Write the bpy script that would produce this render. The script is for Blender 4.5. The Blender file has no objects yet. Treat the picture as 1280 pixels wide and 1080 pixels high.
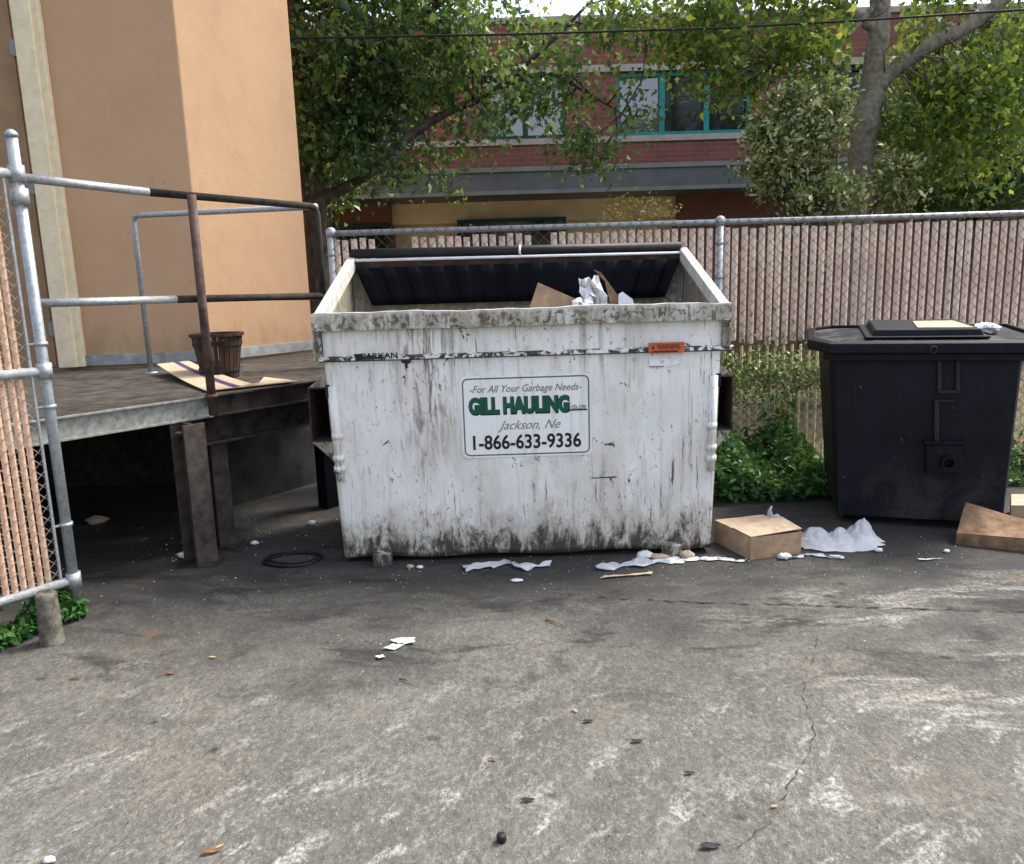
import bpy, math, random
import numpy as np
from mathutils import Vector, Matrix, noise as mno
random.seed(7); np.random.seed(7)
S = bpy.context.scene
COL = S.collection
R_ = math.radians

# ------------------------------------------------------------------ camera
CAM_H = 1.5; PITCH = R_(10.7); ROLL = R_(1.7); FPX = 980.0      # FPX: focal length in pixels of a 1280 wide picture
_R0 = Vector((1, 0, 0)); _U0 = Vector((0, math.sin(PITCH), math.cos(PITCH))); _F = Vector((0, math.cos(PITCH), -math.sin(PITCH)))
_R = _R0*math.cos(ROLL) - _U0*math.sin(ROLL); _U = _R0*math.sin(ROLL) + _U0*math.cos(ROLL)
cd = bpy.data.cameras.new('camera'); cam = bpy.data.objects.new('camera', cd); COL.objects.link(cam)
cam.matrix_world = Matrix(((_R.x, _U.x, -_F.x, 0), (_R.y, _U.y, -_F.y, 0), (_R.z, _U.z, -_F.z, CAM_H), (0, 0, 0, 1)))
cd.sensor_fit = 'HORIZONTAL'; cd.sensor_width = 36; cd.lens = 36*FPX/1280; cd.clip_start = .05; cd.clip_end = 600
S.camera = cam
S.render.resolution_x = 1024; S.render.resolution_y = 864

# ------------------------------------------------------------------ light
SUN_EL = R_(52); SUN_AZ = R_(62)          # azimuth measured from +Y towards +X
w = bpy.data.worlds.new("World"); S.world = w; w.use_nodes = True
nt = w.node_tree
sky = nt.nodes.new('ShaderNodeTexSky'); sky.sky_type = 'NISHITA'; sky.sun_disc = False
sky.sun_elevation = SUN_EL; sky.sun_rotation = SUN_AZ; sky.air_density = 1.0; sky.dust_density = 3.5; sky.ozone_density = 1.0
hs = nt.nodes.new('ShaderNodeHueSaturation'); hs.inputs['Saturation'].default_value = .55     # thin hazy sky
nt.links.new(sky.outputs[0], hs.inputs['Color']); nt.links.new(hs.outputs[0], nt.nodes['Background'].inputs[0]); nt.nodes['Background'].inputs[1].default_value = .15
sl = bpy.data.lights.new('sun', 'SUN'); sl.energy = 1.8; sl.angle = R_(16); sl.color = (1, .93, .82)
so = bpy.data.objects.new('sun', sl); COL.objects.link(so)
sd = Vector((math.sin(SUN_AZ)*math.cos(SUN_EL), math.cos(SUN_AZ)*math.cos(SUN_EL), math.sin(SUN_EL)))
so.rotation_euler = sd.to_track_quat('Z', 'Y').to_euler(); so.location = sd*30
S.view_settings.view_transform = 'Standard'; S.view_settings.look = 'None'; S.view_settings.gamma = 1
S.view_settings.use_curve_mapping = False
S.view_settings.exposure = 1.34

# ------------------------------------------------------------------ helpers
def ray(x, y): return _F + _R*((x-640)/FPX) - _U*((y-540)/FPX)
def g(x, y, z=0.0):
    d = ray(x, y); return Vector((0, 0, CAM_H)) + d*((z-CAM_H)/d.z)
def at(x, y, Y):
    d = ray(x, y); return Vector((0, 0, CAM_H)) + d*(Y/d.y)

def tag(o, label=None, cat=None, group=None, kind=None):
    if label: o['label'] = label
    if cat: o['category'] = cat
    if group: o['group'] = group
    if kind: o['kind'] = kind
    return o
def thing(name, label, cat, loc=(0, 0, 0), rz=0, group=None):
    o = bpy.data.objects.new(name, None); COL.objects.link(o); o.empty_display_size = .1
    o.location = loc; o.rotation_euler = (0, 0, rz)
    return tag(o, label, cat, group)

class MB:
    def __init__(s): s.v = []; s.f = []; s.m = []
    def add(s, vs, fs, mi=0):
        n = len(s.v); s.v += [tuple(p) for p in vs]; s.f += [tuple(i+n for i in f) for f in fs]; s.m += [mi]*len(fs)
    def hexa(s, p, mi=0):      # 8 points: bottom 4 ccw, top 4 ccw
        s.add(p, [(3, 2, 1, 0), (4, 5, 6, 7), (0, 1, 5, 4), (1, 2, 6, 5), (2, 3, 7, 6), (3, 0, 4, 7)], mi)
    def box(s, x0, x1, y0, y1, z0, z1, mi=0):
        s.hexa([(x0, y0, z0), (x1, y0, z0), (x1, y1, z0), (x0, y1, z0), (x0, y0, z1), (x1, y0, z1), (x1, y1, z1), (x0, y1, z1)], mi)
    def bar(s, a, b, wd, ht, up=(0, 0, 1), mi=0):   # box along a-b, wd sideways, ht along up
        a = Vector(a); b = Vector(b); d = (b-a).normalized(); up = Vector(up)
        side = d.cross(up).normalized(); u = side.cross(d).normalized()
        sw = side*wd/2; uh = u*ht/2
        s.hexa([a-sw-uh, a+sw-uh, b+sw-uh, b-sw-uh, a-sw+uh, a+sw+uh, b+sw+uh, b-sw+uh], mi)
    def tube(s, pts, r, n=10, mi=0, cap=True):
        pts = [Vector(p) for p in pts]; N = len(pts)
        rs = r if isinstance(r, (list, tuple)) else [r]*N
        base = len(s.v); prev = None
        for i, p in enumerate(pts):
            if i == 0: d = pts[1]-p
            elif i == N-1: d = p-pts[i-1]
            else: d = (pts[i+1]-p).normalized()+(p-pts[i-1]).normalized()
            d.normalize()
            if prev is None:
                a = d.orthogonal().normalized()
            else:
                a = (prev - d*prev.dot(d)).normalized()
            prev = a; b = d.cross(a)
            for k in range(n):
                t = 2*math.pi*k/n
                s.v.append(tuple(p + (a*math.cos(t)+b*math.sin(t))*rs[i]))
        for i in range(N-1):
            for k in range(n):
                k2 = (k+1) % n
                s.f.append((base+i*n+k, base+i*n+k2, base+(i+1)*n+k2, base+(i+1)*n+k)); s.m.append(mi)
        if cap:
            s.f.append(tuple(base+k for k in reversed(range(n)))); s.m.append(mi)
            s.f.append(tuple(base+(N-1)*n+k for k in range(n))); s.m.append(mi)
    def prism(s, poly, off, mi=0):   # polygon of 3d points extruded by vector off
        n = len(poly); off = Vector(off)
        vs = [Vector(p) for p in poly]+[Vector(p)+off for p in poly]
        s.add(vs, [tuple(reversed(range(n))), tuple(range(n, 2*n))]+[(i, (i+1) % n, (i+1) % n+n, i+n) for i in range(n)], mi)
    def grid(s, fn, nu, nv, mi=0):
        vs = [fn(i/nu, j/nv) for j in range(nv+1) for i in range(nu+1)]
        s.add(vs, [(j*(nu+1)+i, j*(nu+1)+i+1, (j+1)*(nu+1)+i+1, (j+1)*(nu+1)+i) for j in range(nv) for i in range(nu)], mi)
    def lathe(s, prof, c=(0, 0, 0), n=24, mi=0):
        base = len(s.v)
        for (r, z) in prof:
            for k in range(n):
                t = 2*math.pi*k/n; s.v.append((c[0]+r*math.cos(t), c[1]+r*math.sin(t), c[2]+z))
        for i in range(len(prof)-1):
            for k in range(n):
                k2 = (k+1) % n
                s.f.append((base+i*n+k, base+i*n+k2, base+(i+1)*n+k2, base+(i+1)*n+k)); s.m.append(mi)
    def build(s, name, mats, parent=None, smooth=False, bevel=0, solid=0, sub=0, fix=True):
        me = bpy.data.meshes.new(name); 
        off = Vector((0, 0, 0)); 
        me.from_pydata(s.v, [], s.f)
        if not isinstance(mats, (list, tuple)): mats = [mats]
        for m in mats: me.materials.append(m)
        if len(mats) > 1: me.polygons.foreach_set('material_index', s.m)
        if smooth: me.polygons.foreach_set('use_smooth', [True]*len(me.polygons))
        if fix:
            import bmesh
            bm = bmesh.new(); bm.from_mesh(me); bmesh.ops.recalc_face_normals(bm, faces=bm.faces); bm.to_mesh(me); bm.free()
        me.update()
        o = bpy.data.objects.new(name, me); COL.objects.link(o)
        if parent: 
            o.parent = parent
            pl = parent
            M = Matrix.Identity(4)
            chain = []
            while pl is not None: chain.append(pl); pl = pl.parent
            for q in reversed(chain):
                M = M @ q.matrix_basis
            me.transform(M.inverted())        # all shapes are given in world space
        if solid:
            md = o.modifiers.new('solid', 'SOLIDIFY'); md.thickness = solid; md.offset = 0
        if bevel:
            md = o.modifiers.new('bevel', 'BEVEL'); md.width = bevel; md.segments = 2; md.limit_method = 'ANGLE'
        if sub:
            md = o.modifiers.new('sub', 'SUBSURF'); md.levels = sub; md.render_levels = sub
        return o
def origin(o, p):
    p = Vector(p); o.data.transform(Matrix.Translation(-p)); o.location = p; return o

# ------------------------------------------------------------------ materials
class NB:
    def __init__(s, name, rough=.8, metal=0, spec=.3):
        s.m = bpy.data.materials.new(name); s.m.use_nodes = True; s.t = s.m.node_tree
        s.b = s.t.nodes['Principled BSDF']; s.b.inputs['Roughness'].default_value = rough
        s.b.inputs['Metallic'].default_value = metal; s.b.inputs['Specular IOR Level'].default_value = spec
        s.co = s.t.nodes.new('ShaderNodeTexCoord').outputs['Object']
    def n(s, typ, **kw):
        x = s.t.nodes.new(typ)
        for k, v in kw.items(): setattr(x, k, v)
        return x
    def link(s, a, b): s.t.links.new(a, b)
    def mp(s, scale=(1, 1, 1), rot=(0, 0, 0), src=None):
        m = s.n('ShaderNodeMapping'); m.inputs['Scale'].default_value = scale; m.inputs['Rotation'].default_value = rot
        s.link(src or s.co, m.inputs['Vector']); return m.outputs[0]
    def noise(s, scale, detail=6, rough=.6, vec=None, dist=0):
        x = s.n('ShaderNodeTexNoise'); x.inputs['Scale'].default_value = scale; x.inputs['Detail'].default_value = detail
        x.inputs['Roughness'].default_value = rough; x.inputs['Distortion'].default_value = dist
        s.link(vec or s.co, x.inputs['Vector']); return x.outputs['Fac']
    def ramp(s, fac, *stops):
        x = s.n('ShaderNodeValToRGB'); e = x.color_ramp.elements
        while len(e) < len(stops): e.new(.5)
        for el, (p, c) in zip(e, stops):
            el.position = p; el.color = (c, c, c, 1) if isinstance(c, (int, float)) else (*c, 1)
        s.link(fac, x.inputs[0]); return x.outputs[0]
    def mix(s, fac, a, b, mode='MIX'):
        x = s.n('ShaderNodeMix', data_type='RGBA', blend_type=mode)
        for i, v in ((0, fac), (6, a), (7, b)):
            if isinstance(v, (int, float)): x.inputs[i].default_value = v if i == 0 else (v, v, v, 1)
            elif isinstance(v, tuple): x.inputs[i].default_value = (*v, 1)
            else: s.link(v, x.inputs[i])
        return x.outputs[2]
    def math(s, op, a, b=0.0, clamp=False):
        x = s.n('ShaderNodeMath', operation=op); x.use_clamp = clamp
        for i, v in ((0, a), (1, b)):
            if isinstance(v, (int, float)): x.inputs[i].default_value = v
            else: s.link(v, x.inputs[i])
        return x.outputs[0]
    def xyz(s):
        x = s.n('ShaderNodeSeparateXYZ'); s.link(s.co, x.inputs[0]); return x.outputs
    def rng(s, v, a, b, c=0.0, d=1.0):
        x = s.n('ShaderNodeMapRange'); s.link(v, x.inputs[0])
        for i, q in enumerate((a, b, c, d)): x.inputs[i+1].default_value = q
        return x.outputs[0]
    def col(s, c):
        if isinstance(c, tuple): s.b.inputs['Base Color'].default_value = (*c, 1)
        else: s.link(c, s.b.inputs['Base Color'])
    def bump(s, h, strength=.3, dist=.01):
        x = s.n('ShaderNodeBump'); x.inputs['Strength'].default_value = strength; x.inputs['Distance'].default_value = dist
        s.link(h, x.inputs['Height']); s.link(x.outputs[0], s.b.inputs['Normal'])

def simple(name, c, rough=.7, metal=0, var=.25, scale=8, bump=.15, spec=.3, c2=None, detail=8):
    k = NB(name, rough, metal, spec)
    f = k.noise(scale, detail, .65)
    c2 = c2 or tuple(x*(1-var*2) for x in c)
    k.col(k.mix(k.ramp(f, (.35, 0), (.7, 1)), c2, tuple(min(1, x*(1+var)) for x in c)))
    if bump: k.bump(k.noise(scale*8, 4), bump, .01)
    return k.m

def mat_ground():
    k = NB('worn_asphalt', .9, 0, .2)
    X, Y, Z = k.xyz()
    mid = k.noise(2.3, 8, .7, dist=.6); fine = k.noise(30, 10, .78, k.mp((1, .5, 1))); mot = k.noise(10, 9, .75, k.mp((1, .5, 1)), .4); grain = k.noise(150, 5, .85, k.mp((1, .55, 1)))
    base = k.mix(k.ramp(mid, (.34, 0), (.66, 1)), (.112, .108, .096), (.182, .175, .152))
    base = k.mix(k.ramp(k.noise(1.1, 5, .6), (.5, 0), (.72, .6)), base, (.20, .172, .135))
    base = k.mix(k.ramp(mot, (.36, .5), (.56, 0)), base, (.09, .09, .085))
    base = k.mix(k.ramp(fine, (.38, .6), (.52, 0)), base, (.075, .075, .07))
    base = k.mix(k.ramp(fine, (.54, 0), (.68, .5)), base, (.33, .325, .30))
    base = k.mix(k.ramp(grain, (.33, .6), (.47, 0)), base, (.075, .074, .07))
    base = k.mix(k.ramp(grain, (.58, 0), (.68, .7)), base, (.47, .465, .44))
    spk = k.noise(62, 6, .8, k.mp((1, .6, 1), (0, 0, .4))); spm = k.ramp(k.noise(1.7, 5, .65), (.35, .35), (.62, 1))
    base = k.mix(k.math('MULTIPLY', k.ramp(spk, (.55, 0), (.62, .6)), spm), base, (.36, .35, .32))
    base = k.mix(k.ramp(spk, (.40, .75), (.455, 0)), base, (.065, .064, .06))
    vg = k.n('ShaderNodeTexVoronoi'); vg.inputs['Scale'].default_value = 95; k.link(k.co, vg.inputs['Vector'])
    base = k.mix(k.math('MULTIPLY', k.ramp(vg.outputs['Distance'], (.16, .7), (.27, 0)), k.ramp(k.noise(20, 3), (.48, 0), (.56, 1))), base, (.34, .33, .29))
    near = k.rng(Y, 3.2, 1.9)
    # pale scuffs, drawn out along the direction traffic turns
    for (ang, sc_, lo, seedv) in ((-46, 1.9, .54, 0), (-58, 4.2, .55, 3.7)):
        v1 = k.mp((.9, 2.3, 1), (0, 0, 0), k.mp((1, 1, 1), (0, 0, R_(ang))))
        sc = k.noise(sc_, 10, .74, v1, .4)
        scf = k.math('MULTIPLY', k.ramp(sc, (lo, 0), (lo+.09, 1)), k.ramp(k.noise(1.3+seedv*.2, 5), (.42, .15), (.56, 1)))
        scf = k.math('MULTIPLY', scf, k.ramp(k.noise(55, 6, .8), (.42, .12), (.56, 1)))
        scf = k.math('MULTIPLY', scf, k.math('ADD', near, .06, True))
        scf = k.math('MULTIPLY', scf, k.ramp(spk, (.40, .15), (.52, 1)))
        base = k.mix(k.math('MULTIPLY', scf, 1.0, True), base, (.56, .555, .53))
    # old dark oily spill area round the bins
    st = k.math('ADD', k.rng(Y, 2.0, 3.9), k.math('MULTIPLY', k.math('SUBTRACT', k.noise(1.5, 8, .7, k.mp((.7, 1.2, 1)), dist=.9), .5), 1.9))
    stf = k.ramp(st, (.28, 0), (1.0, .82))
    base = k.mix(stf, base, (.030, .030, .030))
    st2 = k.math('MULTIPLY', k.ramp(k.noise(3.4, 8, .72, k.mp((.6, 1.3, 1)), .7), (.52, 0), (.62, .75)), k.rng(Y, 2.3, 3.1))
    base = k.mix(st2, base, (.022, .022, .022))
    # chalky patches right side
    ch = k.math('MULTIPLY', k.ramp(k.noise(2.3, 10, .76, k.mp((.55, 1.5, 1)), .6), (.52, 0), (.60, 1)), k.math('MULTIPLY', k.rng(X, .7, 1.5), k.rng(Y, 3.9, 3.4)))
    ch = k.math('MULTIPLY', ch, k.ramp(spk, (.42, .05), (.54, .75)))
    base = k.mix(ch, base, (.44, .42, .37))
    # small dark drips
    vo = k.n('ShaderNodeTexVoronoi'); vo.inputs['Scale'].default_value = 4.2; k.link(k.mp((1, 1.7, 1)), vo.inputs['Vector'])
    dr = k.math('ADD', vo.outputs['Distance'], k.math('MULTIPLY', k.noise(14, 5, .7), .35))
    dm = k.math('MULTIPLY', k.ramp(dr, (.23, .85), (.31, 0)), k.ramp(k.noise(1.7, 2), (.47, 0), (.55, 1)))
    base = k.mix(dm, base, (.025, .025, .025))
    base = k.mix(k.math('MULTIPLY', k.ramp(k.noise(2.6, 7, .72), (.60, 0), (.70, .55)), k.rng(Y, 2.6, 3.2)), base, (.17, .085, .05))
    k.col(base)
    k.bump(k.math('ADD', k.math('MULTIPLY', fine, .8), grain), .8, .006)
    k.link(k.rng(stf, 0, 1, .92, .68), k.b.inputs['Roughness'])
    return k.m

def mat_dumpster(z_lo=0.0, grime_top=False, inner=False):
    k = NB('dirty_side_paint' if inner else 'weathered_white_paint_lip' if grime_top else 'weathered_white_paint', .55, 0, .35)
    X, Y, Z = k.xyz()
    base = k.mix(k.ramp(k.noise(3, 5), (.3, 0), (.7, 1)), (.74, .74, .73), (.87, .86, .84))
    # rubbed warm dirt film
    film = k.ramp(k.noise(2.2, 8, .7, k.mp((1.4, 1, .55)), .4), (.46, 0), (.68, .65))
    base = k.mix(film, base, (.50, .46, .38))
    # vertical streaks
    s1 = k.ramp(k.noise(7, 7, .66, k.mp((3.2, 3.2, .16)), .25), (.55, 0), (.68, .8))
    s1 = k.math('MULTIPLY', s1, k.ramp(k.noise(2.0, 4), (.40, .15), (.6, 1)))
    base = k.mix(s1, base, (.36, .32, .25))
    s2 = k.ramp(k.noise(15, 6, .7, k.mp((3.2, 3.2, .22)), .2), (.59, 0), (.64, .95))
    s2 = k.math('MULTIPLY', s2, k.ramp(k.noise(1.7, 3), (.46, 0), (.56, 1)))
    base = k.mix(s2, base, (.085, .06, .045))
    s3 = k.ramp(k.noise(26, 5, .6, k.mp((2.5, 2.5, .10)), .1), (.62, 0), (.70, .55))
    base = k.mix(s3, base, (.30, .29, .27))
    # heavy streaked patch at the left third
    lp = k.math('MULTIPLY', k.rng(k.math('ABSOLUTE', k.math('ADD', X, .52)), .22, .04), k.rng(Z, .45, .85))
    lps = k.math('MULTIPLY', lp, k.ramp(k.noise(12, 7, .7, k.mp((2.4, 2.4, .35)), .7), (.47, 0), (.60, .95)))
    base = k.mix(lps, base, (.17, .12, .08))
    # chips to rust
    ch = k.ramp(k.noise(19, 8, .74, k.mp((1, 1, .7)), 1.2), (.625, 0), (.65, 1))
    base = k.mix(ch, base, (.055, .038, .03))
    ch2 = k.math('MULTIPLY', k.ramp(k.noise(34, 6, .8, k.mp((1, 1, .6)), .6), (.60, 0), (.625, 1)), k.ramp(k.noise(2.7, 4, .6), (.48, 0), (.56, 1)))
    base = k.mix(ch2, base, (.07, .05, .04))
    # grime rising from the bottom edge
    gz = k.math('ADD', k.rng(Z, .38, -.05), k.math('MULTIPLY', k.math('SUBTRACT', k.noise(8, 10, .8, k.mp((1.5, 1.5, .7)), .5), .5), 2.3))
    gf = k.ramp(gz, (.48, 0), (.74, .95))
    base = k.mix(k.math('MULTIPLY', k.ramp(gz, (.12, 0), (.55, .62)), 1.0), base, (.36, .31, .22))
    base = k.mix(gf, base, (.045, .034, .025))
    if grime_top:
        tf = k.ramp(k.noise(9, 8, .76, k.mp((1.3, 1.3, .6)), .8), (.34, .2), (.56, .97))
        base = k.mix(tf, base, (.33, .30, .225))
        base = k.mix(k.ramp(k.noise(22, 7, .7, None, 1), (.50, 0), (.58, .9)), base, (.07, .055, .042))
        base = k.mix(k.ramp(k.noise(16, 7, .7, k.mp((2.2, 2.2, .4)), .3), (.53, 0), (.60, .85)), base, (.12, .10, .07))
        if not inner: base = k.mix(k.rng(Z, 1.352, 1.372, 0, .5), base, (.74, .73, .70))
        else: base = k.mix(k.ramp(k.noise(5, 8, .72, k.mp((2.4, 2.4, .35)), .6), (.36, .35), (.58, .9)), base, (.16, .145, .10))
    k.col(base)
    k.bump(k.math('ADD', k.noise(3, 4), k.math('MULTIPLY', k.noise(60, 5), .12)), .35, .02)
    return k.m

def mat_galv(name='galvanised_steel', c=(.36, .38, .40), rust=.0):
    k = NB(name, .5, .55, .5)
    base = k.mix(k.ramp(k.noise(45, 8, .75), (.3, 0), (.7, 1)), tuple(x*.6 for x in c), tuple(x*1.3 for x in c))
    base = k.mix(k.ramp(k.noise(150, 5, .8), (.55, 0), (.68, .7)), base, (.58, .58, .56))
    base = k.mix(k.ramp(k.noise(6, 6, .7), (.62-rust*.5, 0), (.74-rust*.5, .85)), base, (.10, .065, .045))
    k.col(base); k.bump(k.noise(90, 4), .25, .004)
    return k.m

def mat_leaf(name, cols, trans=.35, rough=.42):
    k = NB(name, rough, 0, .45)
    geo = k.n('ShaderNodeNewGeometry')
    r = geo.outputs['Random Per Island']
    n = len(cols)
    c = k.ramp(r, *[(i/(n-1), cc) for i, cc in enumerate(cols)])
    c = k.mix(k.ramp(k.noise(1.3, 3), (.45, .0), (.7, .4)), c, tuple(x*.6 for x in cols[0]))
    k.col(c)
    tr = k.n('ShaderNodeBsdfTranslucent'); mx = k.n('ShaderNodeMixShader'); mx.inputs[0].default_value = trans
    bright = k.mix(.4, c, (.40, .48, .08)); k.link(bright, tr.inputs[0])
    k.link(k.b.outputs[0], mx.inputs[1]); k.link(tr.outputs[0], mx.inputs[2])
    k.link(mx.outputs[0], k.t.nodes['Material Output'].inputs[0])
    return k.m

def mat_brick(name, c1, c2, mort):
    k = NB(name, .85)
    X, Y, Z = k.xyz(); cb = k.n('ShaderNodeCombineXYZ'); k.link(X, cb.inputs[0]); k.link(Z, cb.inputs[1])
    br = k.n('ShaderNodeTexBrick'); k.link(cb.outputs[0], br.inputs[0])
    br.inputs['Color1'].default_value = (*c1, 1); br.inputs['Color2'].default_value = (*c2, 1); br.inputs['Mortar'].default_value = (*mort, 1)
    br.inputs['Scale'].default_value = 1; br.inputs['Brick Width'].default_value = .24; br.inputs['Row Height'].default_value = .08; br.inputs['Mortar Size'].default_value = .007
    k.col(k.mix(k.ramp(k.noise(2, 6), (.3, .0), (.7, .45)), br.outputs[0], (.12, .045, .035)))
    k.bump(br.outputs['Fac'], -.3, .01)
    return k.m

def mat_stucco():
    k = NB('tan_stucco', .88, 0, .2)
    X, Y, Z = k.xyz()
    base = k.mix(k.ramp(k.noise(1.4, 7, .6), (.3, 0), (.72, 1)), (.48, .30, .18), (.54, .355, .213))
    base = k.mix(k.ramp(k.noise(5, 8, .7, k.mp((1, 1, .35))), (.60, 0), (.75, .25)), base, (.30, .19, .11))
    gz = k.math('ADD', k.rng(Z, 1.55, .95), k.math('MULTIPLY', k.math('SUBTRACT', k.noise(7, 6, .7, k.mp((1.5, 1.5, .4))), .5), 1.3))
    base = k.mix(k.ramp(gz, (.55, 0), (1.0, .5)), base, (.25, .17, .11))
    base = k.mix(k.ramp(k.noise(21, 4, .55), (.72, 0), (.745, .7)), base, (.16, .09, .05))
    base = k.mix(k.ramp(k.noise(.8, 9, .7, k.mp((1, 1, .5)), 1), (.52, 0), (.66, .35)), base, (.40, .26, .17))
    k.col(base); k.bump(k.math('ADD', k.noise(90, 6, .7), k.math('MULTIPLY', k.noise(5, 4), 1.5)), .5, .008)
    return k.m

M = {}
M['ground'] = mat_ground()
M['dump'] = mat_dumpster(); M['lip'] = mat_dumpster(grime_top=True); M['side'] = mat_dumpster(grime_top=True, inner=True)
M['galv'] = mat_galv(); M['galv_d'] = mat_galv('weathered_pipe', (.22, .23, .235), .05)
M['galv_b'] = mat_galv('bright_gate_pipe', (.36, .39, .42), 0)
M['rustpipe'] = simple('rusty_brown_pipe', (.12, .075, .06), .8, .2, .35, 18, c2=(.05, .032, .028))
M['steel'] = simple('grey_painted_channel', (.30, .31, .29), .7, .1, .2, 30, c2=(.17, .17, .155))
M['leg'] = simple('weathered_brown_steel', (.075, .063, .054), .85, .1, .4, 12, c2=(.035, .026, .022))
M['steel_d'] = simple('dark_dirty_steel', (.045, .036, .030), .85, .1, .5, 14, c2=(.012, .010, .009))
M['stucco'] = mat_stucco()
M['cream'] = simple('cream_paint', (.78, .67, .47), .7, 0, .05, 14, c2=(.66, .55, .38))
M['door'] = simple('brown_door_paint', (.30, .185, .10), .6, 0, .12, 4)
M['flash'] = simple('grey_sealed_flashing', (.33, .34, .34), .8, 0, .2, 9)
M['deck'] = simple('dirty_deck_plate', (.075, .062, .05), .9, 0, .4, 9, c2=(.02, .018, .017))
M['conc'] = simple('concrete', (.26, .255, .235), .9, 0, .25, 6, c2=(.12, .12, .11))
M['stub'] = simple('mossy_concrete', (.17, .16, .13), .95, 0, .3, 22, bump=.6, c2=(.055, .05, .04))
M['wallconc'] = simple('shade_dark_concrete', (.035, .037, .036), .9, 0, .3, 6)  # concrete colour lowered to carry the shade under the dock
M['slat'] = simple('pink_tan_slat', (.84, .66, .55), .6, 0, .10, 3, c2=(.64, .48, .39))
M['slat_y'] = simple('sunlit_yellow_slat', (.88, .82, .50), .6, 0, .12, 9, c2=(.62, .54, .32))  # sunlight on the broken low slats is put into this yellow
M['slat_o'] = simple('orange_tan_slat', (.68, .46, .33), .6, 0, .12, 5, c2=(.54, .34, .23))
M['wire'] = simple('galvanised_wire', (.34, .33, .30), .5, .6, .2, 30, bump=0)
M['wire_d'] = simple('dull_fence_wire', (.15, .135, .115), .6, .5, .2, 30, bump=0)
M['brick'] = mat_brick('red_brick', (.25, .095, .075), (.20, .075, .062), (.24, .15, .125))
M['brick_d'] = mat_brick('dark_brick', (.20, .10, .07), (.16, .085, .06), (.18, .12, .10))
M['fascia'] = simple('grey_blue_metal_fascia', (.14, .16, .175), .5, .2, .12, 2, bump=0)
M['fascia_l'] = simple('pale_drip_edge', (.22, .24, .25), .5, .1, .1, 4, bump=0)
M['beige'] = simple('beige_wall', (.80, .72, .50), .8, 0, .1, 2)
M['teal'] = simple('teal_frame', (.02, .26, .25), .45, 0, .15, 6, bump=0)
M['teal_d'] = simple('dark_teal_frame', (.012, .05, .05), .45, 0, .15, 6, bump=0)
M['lintel'] = simple('pale_stone_band', (.40, .37, .34), .8, 0, .12, 4)
M['bark'] = simple('grey_bark', (.33, .295, .25), .9, 0, .3, 16, bump=.8, c2=(.15, .13, .105))
M['bark_d'] = simple('dark_bark', (.10, .085, .07), .9, 0, .35, 9, bump=.8)
M['soil'] = simple('dry_soil', (.13, .105, .07), .95, 0, .3, 3)
M['grass'] = mat_leaf('weed_leaf', [(.014, .07, .02), (.035, .14, .035), (.07, .22, .05), (.14, .32, .08)], .3)
M['leaf_a'] = mat_leaf('maple_leaf_dark', [(.020, .065, .034), (.030, .09, .040), (.045, .125, .045), (.08, .18, .05), (.28, .38, .07)], .38)
M['leaf_b'] = mat_leaf('maple_leaf_light', [(.03, .085, .03), (.045, .12, .036), (.07, .17, .04), (.15, .27, .045), (.30, .40, .06), (.62, .58, .09)], .52)
M['leaf_c'] = mat_leaf('glossy_shrub_leaf', [(.04, .09, .03), (.14, .20, .06), (.42, .48, .22), (.62, .64, .40)], .25, .25)
M['leaf_y'] = mat_leaf('yellowing_leaf', [(.25, .17, .05), (.35, .24, .07), (.20, .16, .05), (.25, .10, .04)], .3)
M['black'] = simple('black_rubber', (.018, .018, .02), .55, 0, .3, 12)
M['navy'] = simple('dark_navy_plastic', (.005, .005, .009), .6, 0, .3, 4, bump=.05, spec=.08)
M['card'] = simple('cardboard', (.43, .29, .185), .85, 0, .16, 11, bump=.3)
M['card_d'] = simple('brown_cardboard', (.27, .165, .098), .85, 0, .3, 12, bump=.4)
M['card_l'] = simple('pale_cardboard', (.54, .41, .29), .85, 0, .14, 13, bump=.3)
M['paper'] = simple('white_paper', (.74, .75, .78), .8, 0, .08, 12, bump=.2)
M['rust'] = simple('rust', (.05, .03, .022), .9, .1, .5, 14, c2=(.03, .02, .015))
M['tape'] = simple('clear_tape', (.55, .42, .30), .3, 0, .05, 5)
M['ink'] = simple('black_ink', (.01, .01, .012), .5, 0, 0, 5, bump=0)
M['grey_ink'] = simple('grey_ink', (.20, .20, .22), .5, 0, 0, 5, bump=0)
M['green_ink'] = simple('dark_green_ink', (.004, .095, .055), .5, 0, .1, 5, bump=0)
M['border_ink'] = simple('grey_green_ink', (.075, .13, .11), .5, 0, 0, 5, bump=0)
M['crackm'] = simple('crack_dirt', (.018, .017, .016), .95, 0, .2, 30, bump=0)
def mat_sign():
    k = NB('worn_white_vinyl', .45)
    b = k.mix(k.ramp(k.noise(5, 7, .7, k.mp((3, 3, .25)), .2), (.52, 0), (.66, .5)), (.84, .84, .84), (.50, .47, .40))
    b = k.mix(k.ramp(k.noise(24, 6, .8, k.mp((2, 2, .3)), .3), (.62, 0), (.66, .7)), b, (.25, .22, .18)); k.col(b); return k.m
M['sign'] = mat_sign()
M['orange'] = simple('orange_label', (.55, .13, .045), .5, 0, .15, 20, bump=0)
M['red_ink'] = simple('dark_red_ink', (.13, .02, .012), .5, 0, 0, 5, bump=0)
M['purple_ink'] = simple('purple_ink', (.07, .05, .13), .5, 0, 0, 5, bump=0)

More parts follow.
